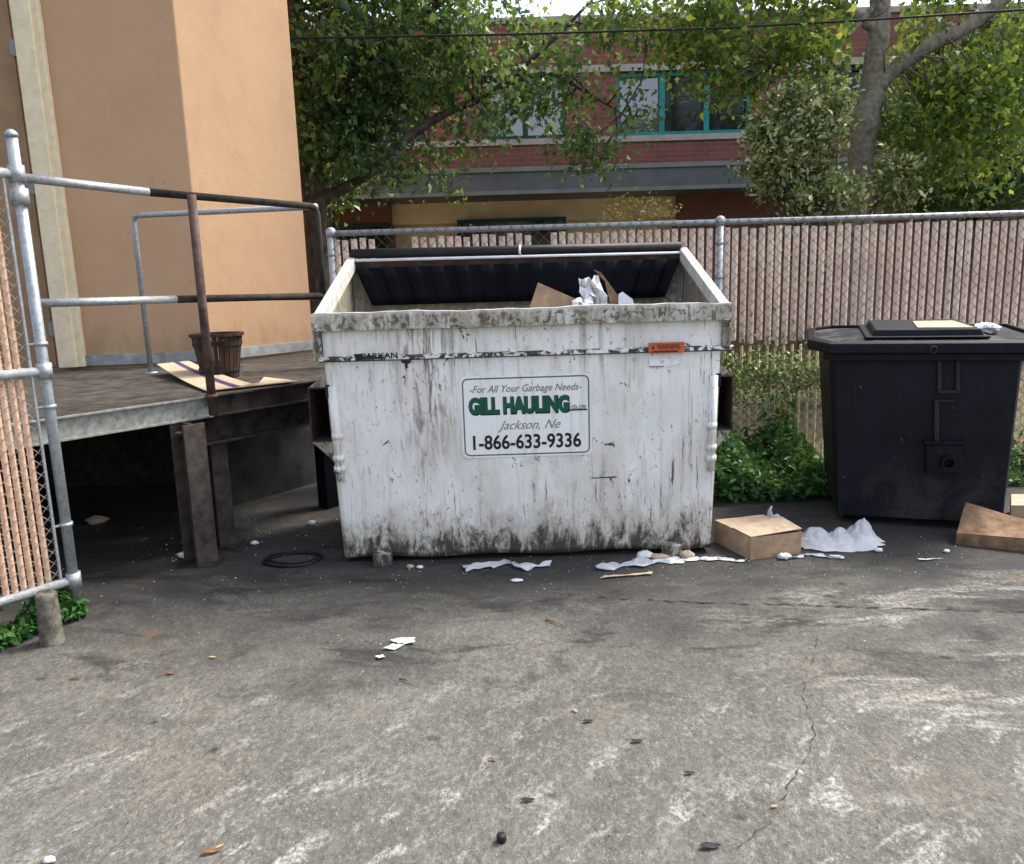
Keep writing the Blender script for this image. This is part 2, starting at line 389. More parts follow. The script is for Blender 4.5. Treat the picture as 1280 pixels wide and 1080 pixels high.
def mat_black_bin():
    k = NB('black_painted_steel', .55, 0, .16)
    b = k.mix(k.ramp(k.noise(3, 6, .65), (.35, 0), (.7, 1)), (.004, .005, .009), (.010, .012, .019))
    b = k.mix(k.ramp(k.noise(6, 8, .75, k.mp((1.5, 1.5, .4))), (.60, 0), (.72, .5)), b, (.028, .028, .027))
    b = k.mix(k.ramp(k.noise(9, 8, .8, k.mp((6, 6, .5))), (.58, 0), (.68, .4)), b, (.05, .05, .048))
    b = k.mix(k.math('MULTIPLY', k.ramp(k.noise(4, 8, .75, k.mp((1, 1, .6)), .8), (.48, 0), (.60, .75)), k.rng(k.xyz()[2], .5, .0)), b, (.05, .045, .038))
    b = k.mix(k.ramp(k.noise(30, 6, .7), (.66, 0), (.70, .7)), b, (.14, .13, .12))
    k.col(b); k.bump(k.math('ADD', k.noise(2.5, 4), k.math('MULTIPLY', k.noise(50, 4), .08)), .3, .02); return k.m
M['bin'] = mat_black_bin()
def mat_bin_lid():
    k = NB('dusty_lid', .75, 0, .15)
    b = k.mix(k.ramp(k.noise(5, 8, .7), (.48, 0), (.66, 1)), (.012, .014, .02), (.11, .12, .12))
    k.col(b); k.bump(k.noise(30, 4), .3, .006); return k.m
M['lid'] = mat_bin_lid()
def mat_bag():
    k = NB('thin_white_plastic', .35, 0, .5)
    k.col(k.mix(k.ramp(k.noise(7, 6), (.4, 0), (.65, 1)), (.62, .64, .68), (.82, .83, .86)))
    tr = k.n('ShaderNodeBsdfTranslucent'); tr.inputs[0].default_value = (.7, .72, .75, 1); mx = k.n('ShaderNodeMixShader'); mx.inputs[0].default_value = .25
    k.link(k.b.outputs[0], mx.inputs[1]); k.link(tr.outputs[0], mx.inputs[2]); k.link(mx.outputs[0], k.t.nodes['Material Output'].inputs[0])
    k.bump(k.noise(16, 5, .6, k.mp((1, 1, 1), (0, 0, .5)), 1.5), .8, .02)
    return k.m
M['bag'] = mat_bag()
def mat_wood():
    k = NB('old_stave_wood', .7)
    k.col(k.mix(k.ramp(k.noise(6, 6, .6, k.mp((4, 4, .3))), (.4, 0), (.65, 1)), (.020, .012, .010), (.085, .045, .033)))
    k.bump(k.noise(30, 4, .6, k.mp((4, 4, .3))), .5, .01); return k.m
M['wood'] = mat_wood()
def mat_glass():
    k = NB('window_glass', .03, 0, 1.0)
    k.col((.035, .05, .055)); k.b.inputs['Coat Weight'].default_value = 1; k.b.inputs['Coat Roughness'].default_value = .02
    k.b.inputs['IOR'].default_value = 1.7
    return k.m
M['glass'] = mat_glass()
def mat_glass_d():
    k = NB('dark_window_glass', .05, 0, .5); k.col((.010, .015, .016)); k.b.inputs['IOR'].default_value = 1.38; return k.m
M['glass_d'] = mat_glass_d()
M['blind'] = simple('pale_blind', (.55, .66, .66), .7, 0, .05, 3, bump=0)

def text_mesh(txt, size, width, mat, name, parent, base, ux, uy, nrm, shear=0, bold=0, align='CENTER', lift=.0):
    """flat lettering laid on the plane spanned by ux, uy at point base; scaled to the given width"""
    cu = bpy.data.curves.new('tmp', 'FONT'); cu.body = txt; cu.size = size; cu.shear = shear; cu.offset = bold*size; cu.align_x = align
    cu.resolution_u = 3
    o = bpy.data.objects.new('tmp', cu); COL.objects.link(o)
    dg = bpy.context.evaluated_depsgraph_get(); me = bpy.data.meshes.new_from_object(o.evaluated_get(dg))
    bpy.data.objects.remove(o)
    xs = [v.co.x for v in me.vertices]; wd = max(xs)-min(xs); sx = width/wd if width else 1
    ux = Vector(ux); uy = Vector(uy); nrm = Vector(nrm); base = Vector(base)
    mid = (max(xs)+min(xs))/2 if align == 'CENTER' else min(xs)
    b = MB(); b.v = [tuple(base + ux*((v.co.x-mid)*sx) + uy*v.co.y + nrm*lift) for v in me.vertices]
    b.f = [tuple(p.vertices) for p in me.polygons]; b.m = [0]*len(b.f)
    return b.build(name, mat, parent, fix=False)

# ================================================================== SETTING
b = MB()
b.grid(lambda u, v: (-30+60*u, -6+46*v, 0), 30, 24)
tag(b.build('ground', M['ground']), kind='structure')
FY = 6.0                                   # the chain-link fence line
b = MB(); b.grid(lambda u, v: (-14+30*u, FY+.12+12*v, .008+.03*math.sin(9*u)*math.sin(5*v)+.03), 20, 10)
tag(b.build('planting_bed', M['soil']), kind='structure')
b = MB(); b.box(-1.4, 9, 5.62, FY+.1, -.05, .006)
tag(b.build('pavement_strip', M['conc']), kind='structure')

def crack(pts, w0, name='ground_crack'):
    b = MB(); P = []
    for i in range(len(pts)-1):
        a = g(*pts[i]); c = g(*pts[i+1]); n = max(3, int((c-a).length/.025))
        for t in range(n): P.append(a.lerp(c, t/n))
    P.append(g(*pts[-1]))
    L = []; Rr = []
    for i, p in enumerate(P):
        d = (P[min(i+1, len(P)-1)]-P[max(i-1, 0)]).normalized(); s = Vector((d.y, -d.x, 0))
        j = s*random.uniform(-.009, .009); ww = w0*max(.05, random.uniform(-.4, 1))
        L.append(p+j-s*ww+Vector((0, 0, .004))); Rr.append(p+j+s*ww+Vector((0, 0, .004)))
    n = len(P); b.add(L+Rr, [(i, i+1, n+i+1, n+i) for i in range(n-1)])
    return tag(b.build(name, M['crackm']), kind='structure')
crack([(1018, 782), (1020, 812), (1006, 850), (1004, 880), (1018, 905), (1016, 930), (998, 958), (985, 985), (975, 1010), (955, 1035), (925, 1062)], .0022)
crack([(700, 744), (760, 748), (860, 753), (960, 756), (1060, 759), (1180, 763), (1300, 766)], .006)

# ================================================================== TAN BUILDING
CR = Vector((-2.49, 6.50, 0)); RD = Vector((.545, .838, 0)).normalized(); LD = Vector((-.995, -.09, 0)).normalized()
RE = CR + RD*1.16; LE = CR + LD*6
bld = thing('tan_building', 'tan stucco building with a corner and a brown door behind the loading dock', 'building', CR)
b = MB()
bk = RE + Vector((-.838, .545, 0))*7; bl = LE+Vector((-.1, 7, 0))
b.prism([LE, CR, RE, bk, bl], (0, 0, 7.5))
b.build('wall', M['stucco'], bld, bevel=.012)
# grey flashing at deck level along both faces
b = MB()
nl = Vector((-LD.y, LD.x, 0)); nl = nl if nl.y < 0 else -nl
nr = Vector((RD.y, -RD.x, 0))
z0, z1 = .945, 1.03
for a, c, n in ((CR, CR+LD*2.2, nl), (CR+nr*.0, RE, nr)):
    b.prism([a+Vector((0, 0, z0)), c+Vector((0, 0, z0)), c+Vector((0, 0, z1)), a+Vector((0, 0, z1))], n*.03)
b.build('flashing', M['flash'], bld)
# door frame and door: frame centre line near pixel (88,440)
fc = at(92, 452, 6.30); fx = fc.x
tfl = (fx-CR.x)/LD.x
pf = CR + LD*(tfl+.06)
b = MB(); 
def lface(t, z): return CR+LD*t+Vector((0, 0, z))
t0 = tfl-.05; t1 = tfl+.14
b.prism([lface(t0, .94), lface(t1, .94), lface(t1, 3.9), lface(t0, 3.9)], nl*.06)
b.prism([lface(t0+.05, .94), lface(t1, .94), lface(t1, 3.9), lface(t0+.05, 3.9)], nl*.085)
b.build('door_frame', M['cream'], bld, bevel=.006)
b = MB(); b.prism([lface(t1+.002, .95), lface(t1+1.1, .95), lface(t1+1.1, 3.88), lface(t1+.002, 3.88)], nl*.035)
b.prism([lface(t1+.03, .96), lface(t1+.05, .96), lface(t1+.05, 3.86), lface(t1+.03, 3.86)], nl*.045)
dr = b.build('door', M['door'], bld, bevel=.004)
for z in (1.25, 2.35, 3.35):
    b = MB(); b.tube([lface(t1+.02, z-.06)+nl*.05, lface(t1+.02, z+.06)+nl*.05], .014, 8)
    b.prism([lface(t1+.02, z-.05)+nl*.045, lface(t1+.055, z-.05)+nl*.045, lface(t1+.055, z+.05)+nl*.045, lface(t1+.02, z+.05)+nl*.045], nl*.004)
    b.build('hinge', M['galv_d'], dr)

# ================================================================== LOADING DOCK
DZ = .92
E0 = Vector((-2.239, 3.785, 0)); E1 = Vector((-1.237, 5.052, 0)); ED = (E1-E0).normalized(); EN = Vector((ED.y, -ED.x, 0))   # EN towards the yard
dock = thing('loading_dock', 'steel loading dock with dirty deck and pipe guard rails beside the dumpster', 'loading dock', E0+ED*.7)
def ep(t, z=0, out=0): return E0+ED*t+EN*out+Vector((0, 0, z))
TL = 1.70; T0 = -2.2
b = MB()
farR = CR+RD*.75+nr*.035; 
deckpoly = [ep(T0, DZ-.03), ep(TL, DZ-.03), Vector((RE.x+.12, RE.y-.1, DZ-.03)), farR*1.0, CR+Vector((.03, -.04, 0)), CR+LD*3.9+nl*.03, ep(-2.3, DZ-.03)]
deckpoly = [Vector((p.x, p.y, DZ-.03)) for p in deckpoly]
b.prism(deckpoly, (0, 0, .03)); b.build('deck', M['deck'], dock)
# edge channel: grey, its far part dark and rusty
def channel(t0, t1, mat, nm):
    b = MB()
    b.prism([ep(t0, DZ-.115, .0), ep(t1, DZ-.115, .0), ep(t1, DZ+.003, .0), ep(t0, DZ+.003, .0)], EN*.012)
    b.prism([ep(t0, DZ-.003, .012), ep(t1, DZ-.003, .012), ep(t1, DZ+.006, .012), ep(t0, DZ+.006, .012)], EN*.022)
    b.prism([ep(t0, DZ-.115, .012), ep(t1, DZ-.115, .012), ep(t1, DZ-.105, .012), ep(t0, DZ-.105, .012)], EN*.022)
    return b.build(nm, mat, dock)
channel(T0, .83, M['steel'], 'edge_channel')
o = channel(.832, TL, M['steel_d'], 'edge_channel'); o['label'] = 'dark rusty stretch of edge channel'
# beam under the channel from the leg to the dumpster
b = MB()
for zz in (DZ-.125, DZ-.28): b.prism([ep(.72, zz, -.10), ep(TL+.2, zz, -.10), ep(TL+.2, zz+.012, -.10), ep(.72, zz+.012, -.10)], EN*.10)
b.prism([ep(.72, DZ-.27, -.055), ep(TL+.2, DZ-.27, -.055), ep(TL+.2, DZ-.125, -.055), ep(.72, DZ-.125, -.055)], EN*.010)
b.build('cross_beam', M['steel_d'], dock)
# two legs (H-section) and pads
for i, (t, out, h0) in enumerate(((.62, -.03, .80), (.86, -.20, .63))):
    q = Vector((-1.785, 4.25, 0)) if i == 0 else Vector((-1.77, 4.55, 0))
    a = .066 if i == 0 else .055
    b = MB()
    for s_ in (-1, 1):
        b.bar(q+EN*s_*a+Vector((0, 0, .01)), q+EN*s_*a+Vector((0, 0, h0)), a*1.9, .014, up=EN)
    b.bar(q+Vector((0, 0, .01)), q+Vector((0, 0, h0)), .014, a*2-.014, up=EN)
    b.box(q.x-a*.75, q.x+a*.75, q.y-a*.75, q.y+a*.75, h0*.93, h0*.93+.012)
    b.build('leg', M['leg'], dock)
    b = MB(); b.box(q.x-.11, q.x+.11, q.y-.10, q.y+.10, 0, .010); b.build('foot_plate', M['steel_d'], dock)
b = MB(); q = Vector((-1.30, 5.32, 0)); b.bar(q, q+Vector((0, 0, .62)), .10, .10, up=EN); b.build('leg', M['navy'], dock)
# support walls under the deck closing the crawl space
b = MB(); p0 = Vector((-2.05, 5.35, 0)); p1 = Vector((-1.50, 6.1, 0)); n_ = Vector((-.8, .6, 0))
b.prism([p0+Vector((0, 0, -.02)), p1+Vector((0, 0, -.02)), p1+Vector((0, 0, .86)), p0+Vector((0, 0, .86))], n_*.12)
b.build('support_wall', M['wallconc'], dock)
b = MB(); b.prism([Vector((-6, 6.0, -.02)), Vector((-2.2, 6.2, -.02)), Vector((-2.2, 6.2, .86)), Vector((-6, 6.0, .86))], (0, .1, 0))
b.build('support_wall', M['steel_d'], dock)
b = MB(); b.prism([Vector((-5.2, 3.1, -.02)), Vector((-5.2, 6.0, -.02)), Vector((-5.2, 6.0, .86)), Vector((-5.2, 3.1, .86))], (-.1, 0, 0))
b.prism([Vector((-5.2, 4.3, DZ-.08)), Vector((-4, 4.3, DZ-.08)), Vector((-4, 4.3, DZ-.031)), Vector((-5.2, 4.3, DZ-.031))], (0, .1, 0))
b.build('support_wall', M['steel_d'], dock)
b = MB(); b.prism([ep(-.30, 0, -.12), ep(-2.2, 0, -.12), ep(-2.2, DZ-.035, -.12), ep(-.30, DZ-.035, -.12)], -EN*.02)  # unseen panel behind the gate, added to darken the crawl space
b.build('light_block_panel', M['steel_d'], dock)
# guard rails
def bend(a, c, d, r=.06, n=5):
    """corner at c between a and d, rounded"""
    a = Vector(a); c = Vector(c); d = Vector(d); p = c+(a-c).normalized()*r; q = c+(d-c).normalized()*r
    return [p.lerp(c, t).lerp(c.lerp(q, t), t) for t in [i/n for i in range(n+1)]]
RT = 2.02; RM = 1.47; pr = .021
tE = 1.68
endt = ep(tE, RT-.01, .02); endb = ep(tE, DZ, .02)
b = MB(); b.tube([ep(.62, RT+.005, .0)] + bend(ep(1, RT, .0), endt, endb) + [endb], pr, 12)
gr = b.build('top_rail', M['steel_d'], dock, smooth=True); gr['label'] = 'dark far stretch of top rail bent down at its end'
b = MB(); b.tube([ep(-.03, RT+.03, .0), ep(.61, RT+.005, .0)], pr*1.02, 12); b.build('top_rail', M['galv'], dock, smooth=True)
b = MB(); b.tube([ep(-.03, RM+.005, .0), ep(.70, RM, .0)], pr, 12); b.build('mid_rail', M['galv'], dock, smooth=True)
b = MB(); b.tube([ep(.70, RM, .0), ep(tE, RM-.01, .02)], pr*.98, 12); o = b.build('mid_rail', M['steel_d'], dock, smooth=True)
P0 = Vector((-1.683, 4.381, 0)); 
b = MB(); b.tube([P0+Vector((0, 0, DZ-.1)), P0+Vector((0, 0, RT))], .024, 12); b.tube([P0+Vector((0, 0, DZ)), P0+Vector((0, 0, DZ+.02))], .035, 12)
b.build('rail_post', M['rustpipe'], dock, smooth=True)
# second rail across the deck towards the wall
F2 = g(189, 467, DZ); zt2 = 2.06; zm2 = 1.47
c2 = Vector((F2.x, F2.y, zt2))
b = MB(); b.tube([F2] + bend(F2, c2, endt) + [endt+Vector((0, 0, .0))], .019, 12)
b.tube([Vector((F2.x, F2.y, zm2)), Vector((endt.x, endt.y, zm2-.02))], .018, 12)
b.tube([F2, F2+Vector((0, 0, .012))], .05, 12)
o = b.build('back_rail', M['galv'], dock, smooth=True); o['label'] = 'grey return rail with rounded corner near the wall'

# ================================================================== LEFT GATE
gate = thing('chain_link_gate', 'chain link gate with orange tan slats at the left edge', 'gate', (-2.07, 3.50, 0))
GD = Vector((-.583, -.812, 0)); G0 = Vector((-2.072, 3.49, 0)); GN = Vector((.812, -.583, 0))
def gp(t, z, out=0): return G0+GD*t+GN*out+Vector((0, 0, z))
b = MB(); b.tube([gp(0, .10), gp(0, 2.17)], .0235, 14); b.tube([gp(0, 2.17), gp(0, 2.185), gp(0, 2.20)], [.027, .026, .010], 14)
b.build('frame_post', M['galv_b'], gate, smooth=True)
for z in (.20, 1.18, 2.02):
    b = MB(); b.tube([gp(0, z), gp(1.6, z)], .021, 12); b.build('frame_rail', M['galv_b'], gate, smooth=True)
    b = MB(); b.tube([gp(0, z-.035), gp(0, z+.035)], .033, 14); b.build('clamp', M['galv'], gate, smooth=True)
b = MB(); b.tube([gp(0, 1.89), gp(0, 1.96)], .036, 14); b.build('clamp', M['galv'], gate, smooth=True)
for z in (.47, 1.30, 1.02):
    b = MB(); b.tube([gp(0, z-.008), gp(0, z+.008)], .030, 14); b.tube([gp(0, z), gp(.06, z)], .006, 6)
    b.build('tie_clip', M['galv'], gate, smooth=True)
def wire_mesh(P, L, z0, z1, pitch, r, mat, parent, name='wire_mesh', n=4):
    b = MB(); H = z1-z0; k = int((L+H)/pitch)+2
    for s_ in (0, 1):
        for i in range(k):
            # line u - (z-z0) = i*pitch - H  or mirrored
            pts = []
            c = i*pitch-H
            u0, u1 = max(0, c), min(L, c+H)
            if u1-u0 < .01: continue
            a = (u0, u0-c); d = (u1, u1-c)
            if s_: a = (a[0], H-a[1]); d = (d[0], H-d[1])
            m = max(1, int(abs(d[0]-a[0])/(pitch/2)))
            if name == 'fine': m = 1
            b.tube([P(a[0], z0+a[1], .002 if s_ else -.002), P(d[0], z0+d[1], .002 if s_ else -.002)], r, n, cap=False)
    return b.build('wire_mesh', mat, parent, fix=False)
wire_mesh(lambda u, z, o: gp(.055+u, z, o), 1.5, .22, 2.0, .052, .0015, M['wire'], gate)
b = MB(); b.tube([gp(.055, .22), gp(.055, 2.0)], .007, 6); b.build('tension_bar', M['galv'], gate)
b = MB(); t = .085
while t < 1.5:
    jt = random.uniform(-.0025, .0025); zt_ = 1.99-random.uniform(0, .03)
    b.prism([gp(t+jt+.027*i_/4, .215, -.016+.010*math.sin(math.pi*i_/4)) for i_ in range(5)], (0, 0, zt_-.215)); t += .0365
b.build('slat_panel', M['slat_o'], gate)

q = g(66, 803); 
b = MB(); b.lathe([(0, .235), (.036, .235), (.043, .225), (.045, .12), (.048, .0), (.06, -.01)], (q.x, q.y, 0), 20)
for v in range(len(b.v)):
    x, y, z = b.v[v]; b.v[v] = (x+random.uniform(-.003, .003), y+random.uniform(-.003, .003), z+random.uniform(-.004, .004))
o = b.build('bollard_stub', M['stub'], smooth=True); origin(o, (q.x, q.y, 0)); tag(o, 'short round concrete stub on the ground under the gate corner', 'post stub')

# ================================================================== CHAIN LINK FENCE
fence = thing('chain_link_fence', 'long chain link fence with pink tan privacy slats behind the bins', 'fence', (1.6, FY, 0))
FX0, FX1 = -1.30, 8.0; FT = 1.905
b = MB(); b.tube([(FX0, FY, FT), (FX1, FY, FT)], .021, 12); b.build('top_rail', M['galv'], fence, smooth=True)
for x in (FX0, 1.592, 4.6, 7.6):
    b = MB(); b.tube([(x, FY, 0), (x, FY, FT+.03)], .032, 14); b.tube([(x, FY, FT-.03), (x, FY, FT+.028), (x, FY, FT+.045)], [.037, .037, .012], 14)
    for z in (.5, 1.0, 1.5, 1.75): b.tube([(x, FY, z-.01), (x, FY, z+.01)], .036, 14)
    b.build('post', M['galv'], fence, smooth=True)
wire_mesh(lambda u, z, o: Vector((FX0+u, FY-.030+o, z)), FX1-FX0, .05, FT+.028, .080, .0020, M['wire_d'], fence, n=3)
b = MB(); x = FX0+.04; i = 0
rs = random.Random(3)
while x < FX1-.05:
    wd = .046
    # where slats have been pulled out
    pxx = (x)
    miss_top = (-.98 < x < -.70) or (.16 < x < .35)
    lowy = .93+rs.uniform(-.02, .02)
    dx = rs.uniform(-.0025, .0025); dep = rs.uniform(-.004, .004)
    top = FT-.035-rs.uniform(0, .02)
    def sl_(z0, z1, mi=0, w_=wd):
        pr_ = [(x+dx+w_*(.5-i_/5), FY-.008+dep-.014*math.sin(math.pi*i_/5)) for i_ in range(6)]
        b.prism([(a_, c_, z0) for a_, c_ in pr_], (0, 0, z1-z0), mi)
    if miss_top:
        sl_(.1, 1.2+rs.uniform(-.1, .1))
    elif 1.5 < x < 2.5 or x > 3.2:
        sl_(1.0+rs.uniform(-.03, .03), top)
        sl_(.80+rs.uniform(-.02, .02), .985, 1, .02)
        if rs.random() < .0: sl_(.62, .8)
        sl_(.08, .62+rs.uniform(-.03, .03), 1, .022)
    else:
        sl_(.08, top)
    x += .0645; i += 1
b.build('slat_panel', [M['slat'], M['slat_y']], fence)

# ================================================================== WHITE DUMPSTER
CX = .067
dump = thing('dumpster', 'large grimy white steel dumpster with open top and hauling company sign', 'dumpster', (CX, 4.6, 0))
YF, YB = 4.16, 5.10
def hw(z): return 1.015+.040*z/1.3
# front panel with dents
def dent(x, z):
    d = 0
    for (cx, cz, r, a) in ((-.6, .55, .28, .012), (.1, .35, .4, -.010), (.7, .7, .3, .012), (.5, .2, .25, .014), (-.25, .9, .3, -.006), (.85, .3, .15, .012)):
        q = ((x-cx)**2+(z-cz)**2)/(r*r); d += a*math.exp(-q*2)
    return d
b = MB()
def fr(u, v):
    z = .030+v*1.270; h = hw(z)
    x = CX+(-h+2*h*u)
    e = .006*math.sin(u*19)*math.exp(-v*26)
    return (x, YF+dent(x, z)*min(1, 6*u, 6*(1-u)), z+e)
b.grid(fr, 70, 44); b.build('front_panel', M['dump'], dump, smooth=True, solid=.008)
# sides
for s_ in (-1, 1):
    b = MB()
    def sd_(u, v):
        y = YF+.005+(YB-YF)*u; zt = 1.31+.36*u; zb = .030+.10*max(0, u-.75); z = zb+(zt-zb)*v
        return (CX+s_*(hw(z)-.002+.004*math.sin(7*u+3*v)), y, z)
    b.grid(sd_, 14, 16); b.build('side_panel', M['side'], dump, smooth=True, solid=.008)
b = MB(); b.grid(lambda u, v: (CX-hw(.05+1.6*v)+2*hw(.05+1.6*v)*u, YB, .055+1.58*v), 20, 12); b.build('back_panel', M['side'], dump, solid=.008)
b = MB(); b.box(CX-1.01, CX+1.01, YF+.01, YB-.01, .055, .07); b.build('floor_panel', M['steel_d'], dump)
# lip along the front and sloping rims
b = MB()
def lipf(u):
    return .0035*math.sin(11*u)+.0025*math.sin(29*u+1)+.0015*math.sin(83*u)
n = 60; y0, y1 = YF-.055, YF+.03
for (za, zb, ya, yb) in ((1.285, 1.375, y0, y0+.008), (1.367, 1.375, y0+.008, y1), (1.285, 1.293, y0+.008, YF-.006)):
    vs = []; fs = []
    for i in range(n+1):
        x = CX-1.093+2.186*i/n; e = lipf(i/n); k_ = .4*e
        vs += [(x, ya+k_, za+e*.3), (x, yb+k_, za+e*.3), (x, yb+k_, zb+e), (x, ya+k_, zb+e)]
    for i in range(n):
        for a, c in ((0, 1), (1, 2), (2, 3), (3, 0)): fs.append((4*i+a, 4*i+c, 4*i+4+c, 4*i+4+a))
    fs += [(0, 1, 2, 3), (4*n+3, 4*n+2, 4*n+1, 4*n)]
    b.add(vs, fs)
b.build('front_lip', M['lip'], dump)
for s_ in (-1, 1):
    b = MB()
    a = Vector((CX+s_*1.068, YF-.02, 1.325)); c = Vector((CX+s_*1.050, YB, 1.66))
    b.bar(a, c, .052, .075)
    b.box(*sorted((CX+s_*1.040, CX+s_*1.0935)), YF-.054, YF+.02, 1.284, 1.372)
    b.build('side_rim', M['lip'], dump, bevel=.006)
    # edge plate from lip to band
    b = MB(); x0, x1 = sorted((CX+s_*1.087, CX+s_*1.094)); b.box(x0, x1, YF-.04, YF+.02, 1.13, 1.285); 
    b.box(*sorted((CX+s_*1.058, CX+s_*1.094)), YF-.012, YF-.006, 1.125, 1.30); b.build('corner_plate', M['lip'], dump)
# horizontal band bar
b = MB(); b.prism([(CX-1.075, YF-.002, 1.118), (CX-1.075, YF-.030, 1.128), (CX-1.075, YF-.030, 1.142), (CX-1.075, YF-.002, 1.150)], (2.19, 0, 0))
bandm = NB('worn_band_paint', .6)
bb_ = bandm.mix(bandm.ramp(bandm.noise(16, 7, .75, None, .8), (.49, 0), (.53, 1)), (.05, .04, .035), (.78, .78, .77))
bandm.col(bandm.mix(bandm.rng(bandm.xyz()[2], 1.128, 1.124), bb_, (.04, .03, .028)))
b.build('band', bandm.m, dump)
b = MB(); b.prism([(-.578, YF-.0055, 1.118), (-.52, YF-.0055, 1.118), (-.528, YF-.0055, 1.103), (-.545, YF-.0055, 1.098), (-.541, YF-.0055, 1.080), (-.556, YF-.0055, 1.072), (-.556, YF-.0055, 1.10), (-.572, YF-.0055, 1.106)], (0, -.004, 0)); b.build('rust_patch', M['rust'], dump)
# fork pockets
for s_ in (-1, 1):
    xa = CX+s_*(hw(.8)+.002); xb = CX+s_*(hw(.8)+(.125 if s_ < 0 else .098))
    x0, x1 = min(xa, xb), max(xa, xb)
    b = MB(); y0, y1 = YF+.05, YB-.1
    b.box(x0, x1, y0, y1, .68, .688); b.box(x0, x1, y0, y1, .972, .98)
    if s_ < 0: b.box(x0, x0+.008, y0, y1, .6885, .9715)
    else: b.box(x1-.008, x1, y0, y1, .6885, .9715)
    b.build('fork_pocket', M['rust'], dump)
    b = MB()
    b.prism([(xa, y0+.01, .6795), (xb, y0+.01, .6795), (xa, y0+.01, .56)], (0, .03, 0)); b.build('gusset', M['lip'], dump); b = MB(); b.prism([(xa, y0+.01, .9805), (xb, y0+.01, .9805), (xa, y0+.01, 1.06)], (0, .03, 0))
    b.build('gusset', M['lip'], dump)
    # rounded wear strip on the front edge
    xs = CX+s_*(hw(.8)-.035)
    b = MB(); b.tube([(xs+s_*.002, YF-.004, .47), (xs+s_*.012, YF-.004, .99)], .024, 14)
    for z in (.60, .54, .72): b.tube([(xs+s_*.004, YF-.004, z-.016), (xs+s_*.004, YF-.004, z+.016)], .031, 14)
    b.build('wear_strip', M['dump'], dump, smooth=True)
    b = MB(); b.box(*sorted((xs+s_*.028, xs+s_*.05)), YF-.008, YF-.004, .93, 1.0); b.build('slot', M['ink'], dump)
# legs
for x in (-.73, .86):
    for y in (YF-.085, YB-.12):
        b = MB(); b.box(x-.055, x+.055, y, y+.095, .001, .029) if y > YF else b.box(x-.050, x+.050, y, YF-.016, .001, .075); b.build('leg', M['dump'], dump, bevel=.004)
b = MB(); b.box(CX-.9, CX+.9, YF+.2, YF+.24, .004, .05); b.build('skid_rail', M['steel_d'], dump)
# rear: rolled lid tube, rod, rusty strip and the ribbed lid hanging inside
b = MB(); b.tube([(CX-1.045, YB-.01, 1.715), (CX+1.035, YB-.01, 1.70)], .030, 14); b.build('hinge_tube', M['black'], dump, smooth=True)
b = MB(); b.tube([(CX-1.04, YB-.045, 1.672), (CX+1.04, YB-.045, 1.662)], .009, 8); 
b.tube([(.085, YB-.045, 1.735), (.08, YB-.07, 1.70), (.085, YB-.045, 1.672)], .007, 8)
b.build('hinge_rod', M['paper'], dump, smooth=True)
b = MB(); b.grid(lambda u, v: (CX-1.03+2.06*u, YB-.035+.006*math.sin(60*u), 1.612+.052*v+.006*math.sin(23*u)*(1-v)), 60, 2); b.build('rear_rim', M['rust'], dump, solid=.006)
b = MB()
def lidf(u, v):
    z = 1.625-.235*v; h = 1.02-.095*v
    x = CX-h+2*h*u
    return (x, YB-.05-.018*(.5+.5*math.tanh(3*math.sin(u*2*math.pi*13)))-.012*v, z)
b.grid(lidf, 260, 4); b.build('lid', M['navy'], dump, smooth=True, solid=.005)
# sign
sg = MB()
TLs, TRs, BRs, BLs = [Vector((at(x, y, YF-.012).x, YF-.012, at(x, y, YF-.012).z)) for x, y in ((576, 473), (735, 469), (739, 565), (582, 571))]
ux = ((TRs-TLs)+(BRs-BLs)); SW = ux.length/2; ux.normalize(); uy = ((TLs-BLs)+(TRs-BRs)); SH = uy.length/2; uy.normalize()
uy = (uy-ux*uy.dot(ux)).normalized()
SC = (TLs+TRs+BRs+BLs)/4; SC.y = YF-.012
def rr(w_, h_, r, n=6):
    P = []
    for (cx, cy, a0) in ((w_/2-r, h_/2-r, 0), (-w_/2+r, h_/2-r, 90), (-w_/2+r, -h_/2+r, 180), (w_/2-r, -h_/2+r, 270)):
        for i in range(n+1):
            a = R_(a0+90*i/n); P.append(SC+ux*(cx+r*math.cos(a))+uy*(cy+r*math.sin(a)))
    return P
sg.prism(rr(SW+.022, SH+.022, .035), (0, .004, 0)); sign = sg.build('sign', M['sign'], dump)
bo = MB(); A = rr(SW, SH, .03); Bq = rr(SW-.014, SH-.014, .024); n = len(A)
bo.add([p+Vector((0, -.0012, 0)) for p in A+Bq], [(i, (i+1) % n, n+(i+1) % n, n+i) for i in range(n)]); bo.build('border', M['border_ink'], sign, fix=False)
N_ = Vector((0, -1, 0))
def tx(txt, cx, cy, size, wd, mat, nm='lettering', **kw):
    return text_mesh(txt, size, wd, mat, nm, sign, SC+ux*cx+uy*cy, ux, uy, N_, **kw)
W_ = SW
tx('-For All Your Garbage Needs-', 0, SH*.315, .055, W_*.88, M['grey_ink'], shear=.35, bold=.008, lift=.0015)
tx('GILL HAULING', -W_*.055, SH*.045, .118, W_*.80, M['ink'], bold=.075, lift=.0012)
tx('GILL HAULING', -W_*.060, SH*.058, .112, W_*.79, M['green_ink'], bold=.055, lift=.002)
tx('CO., LTD', W_*.415, SH*.075, .026, W_*.115, M['ink'], bold=.03, lift=.0015)
bo = MB(); c_ = SC+ux*W_*.40+uy*SH*.05+N_*.0015
bo.add([c_-ux*.06, c_+ux*.055, c_+ux*.055+uy*.008, c_-ux*.06+uy*.008], [(0, 1, 2, 3)]); bo.build('underline', M['ink'], sign, fix=False)
tx('Jackson, Ne', W_*.02, -SH*.165, .070, W_*.50, M['grey_ink'], shear=.5, bold=.0, lift=.0015)
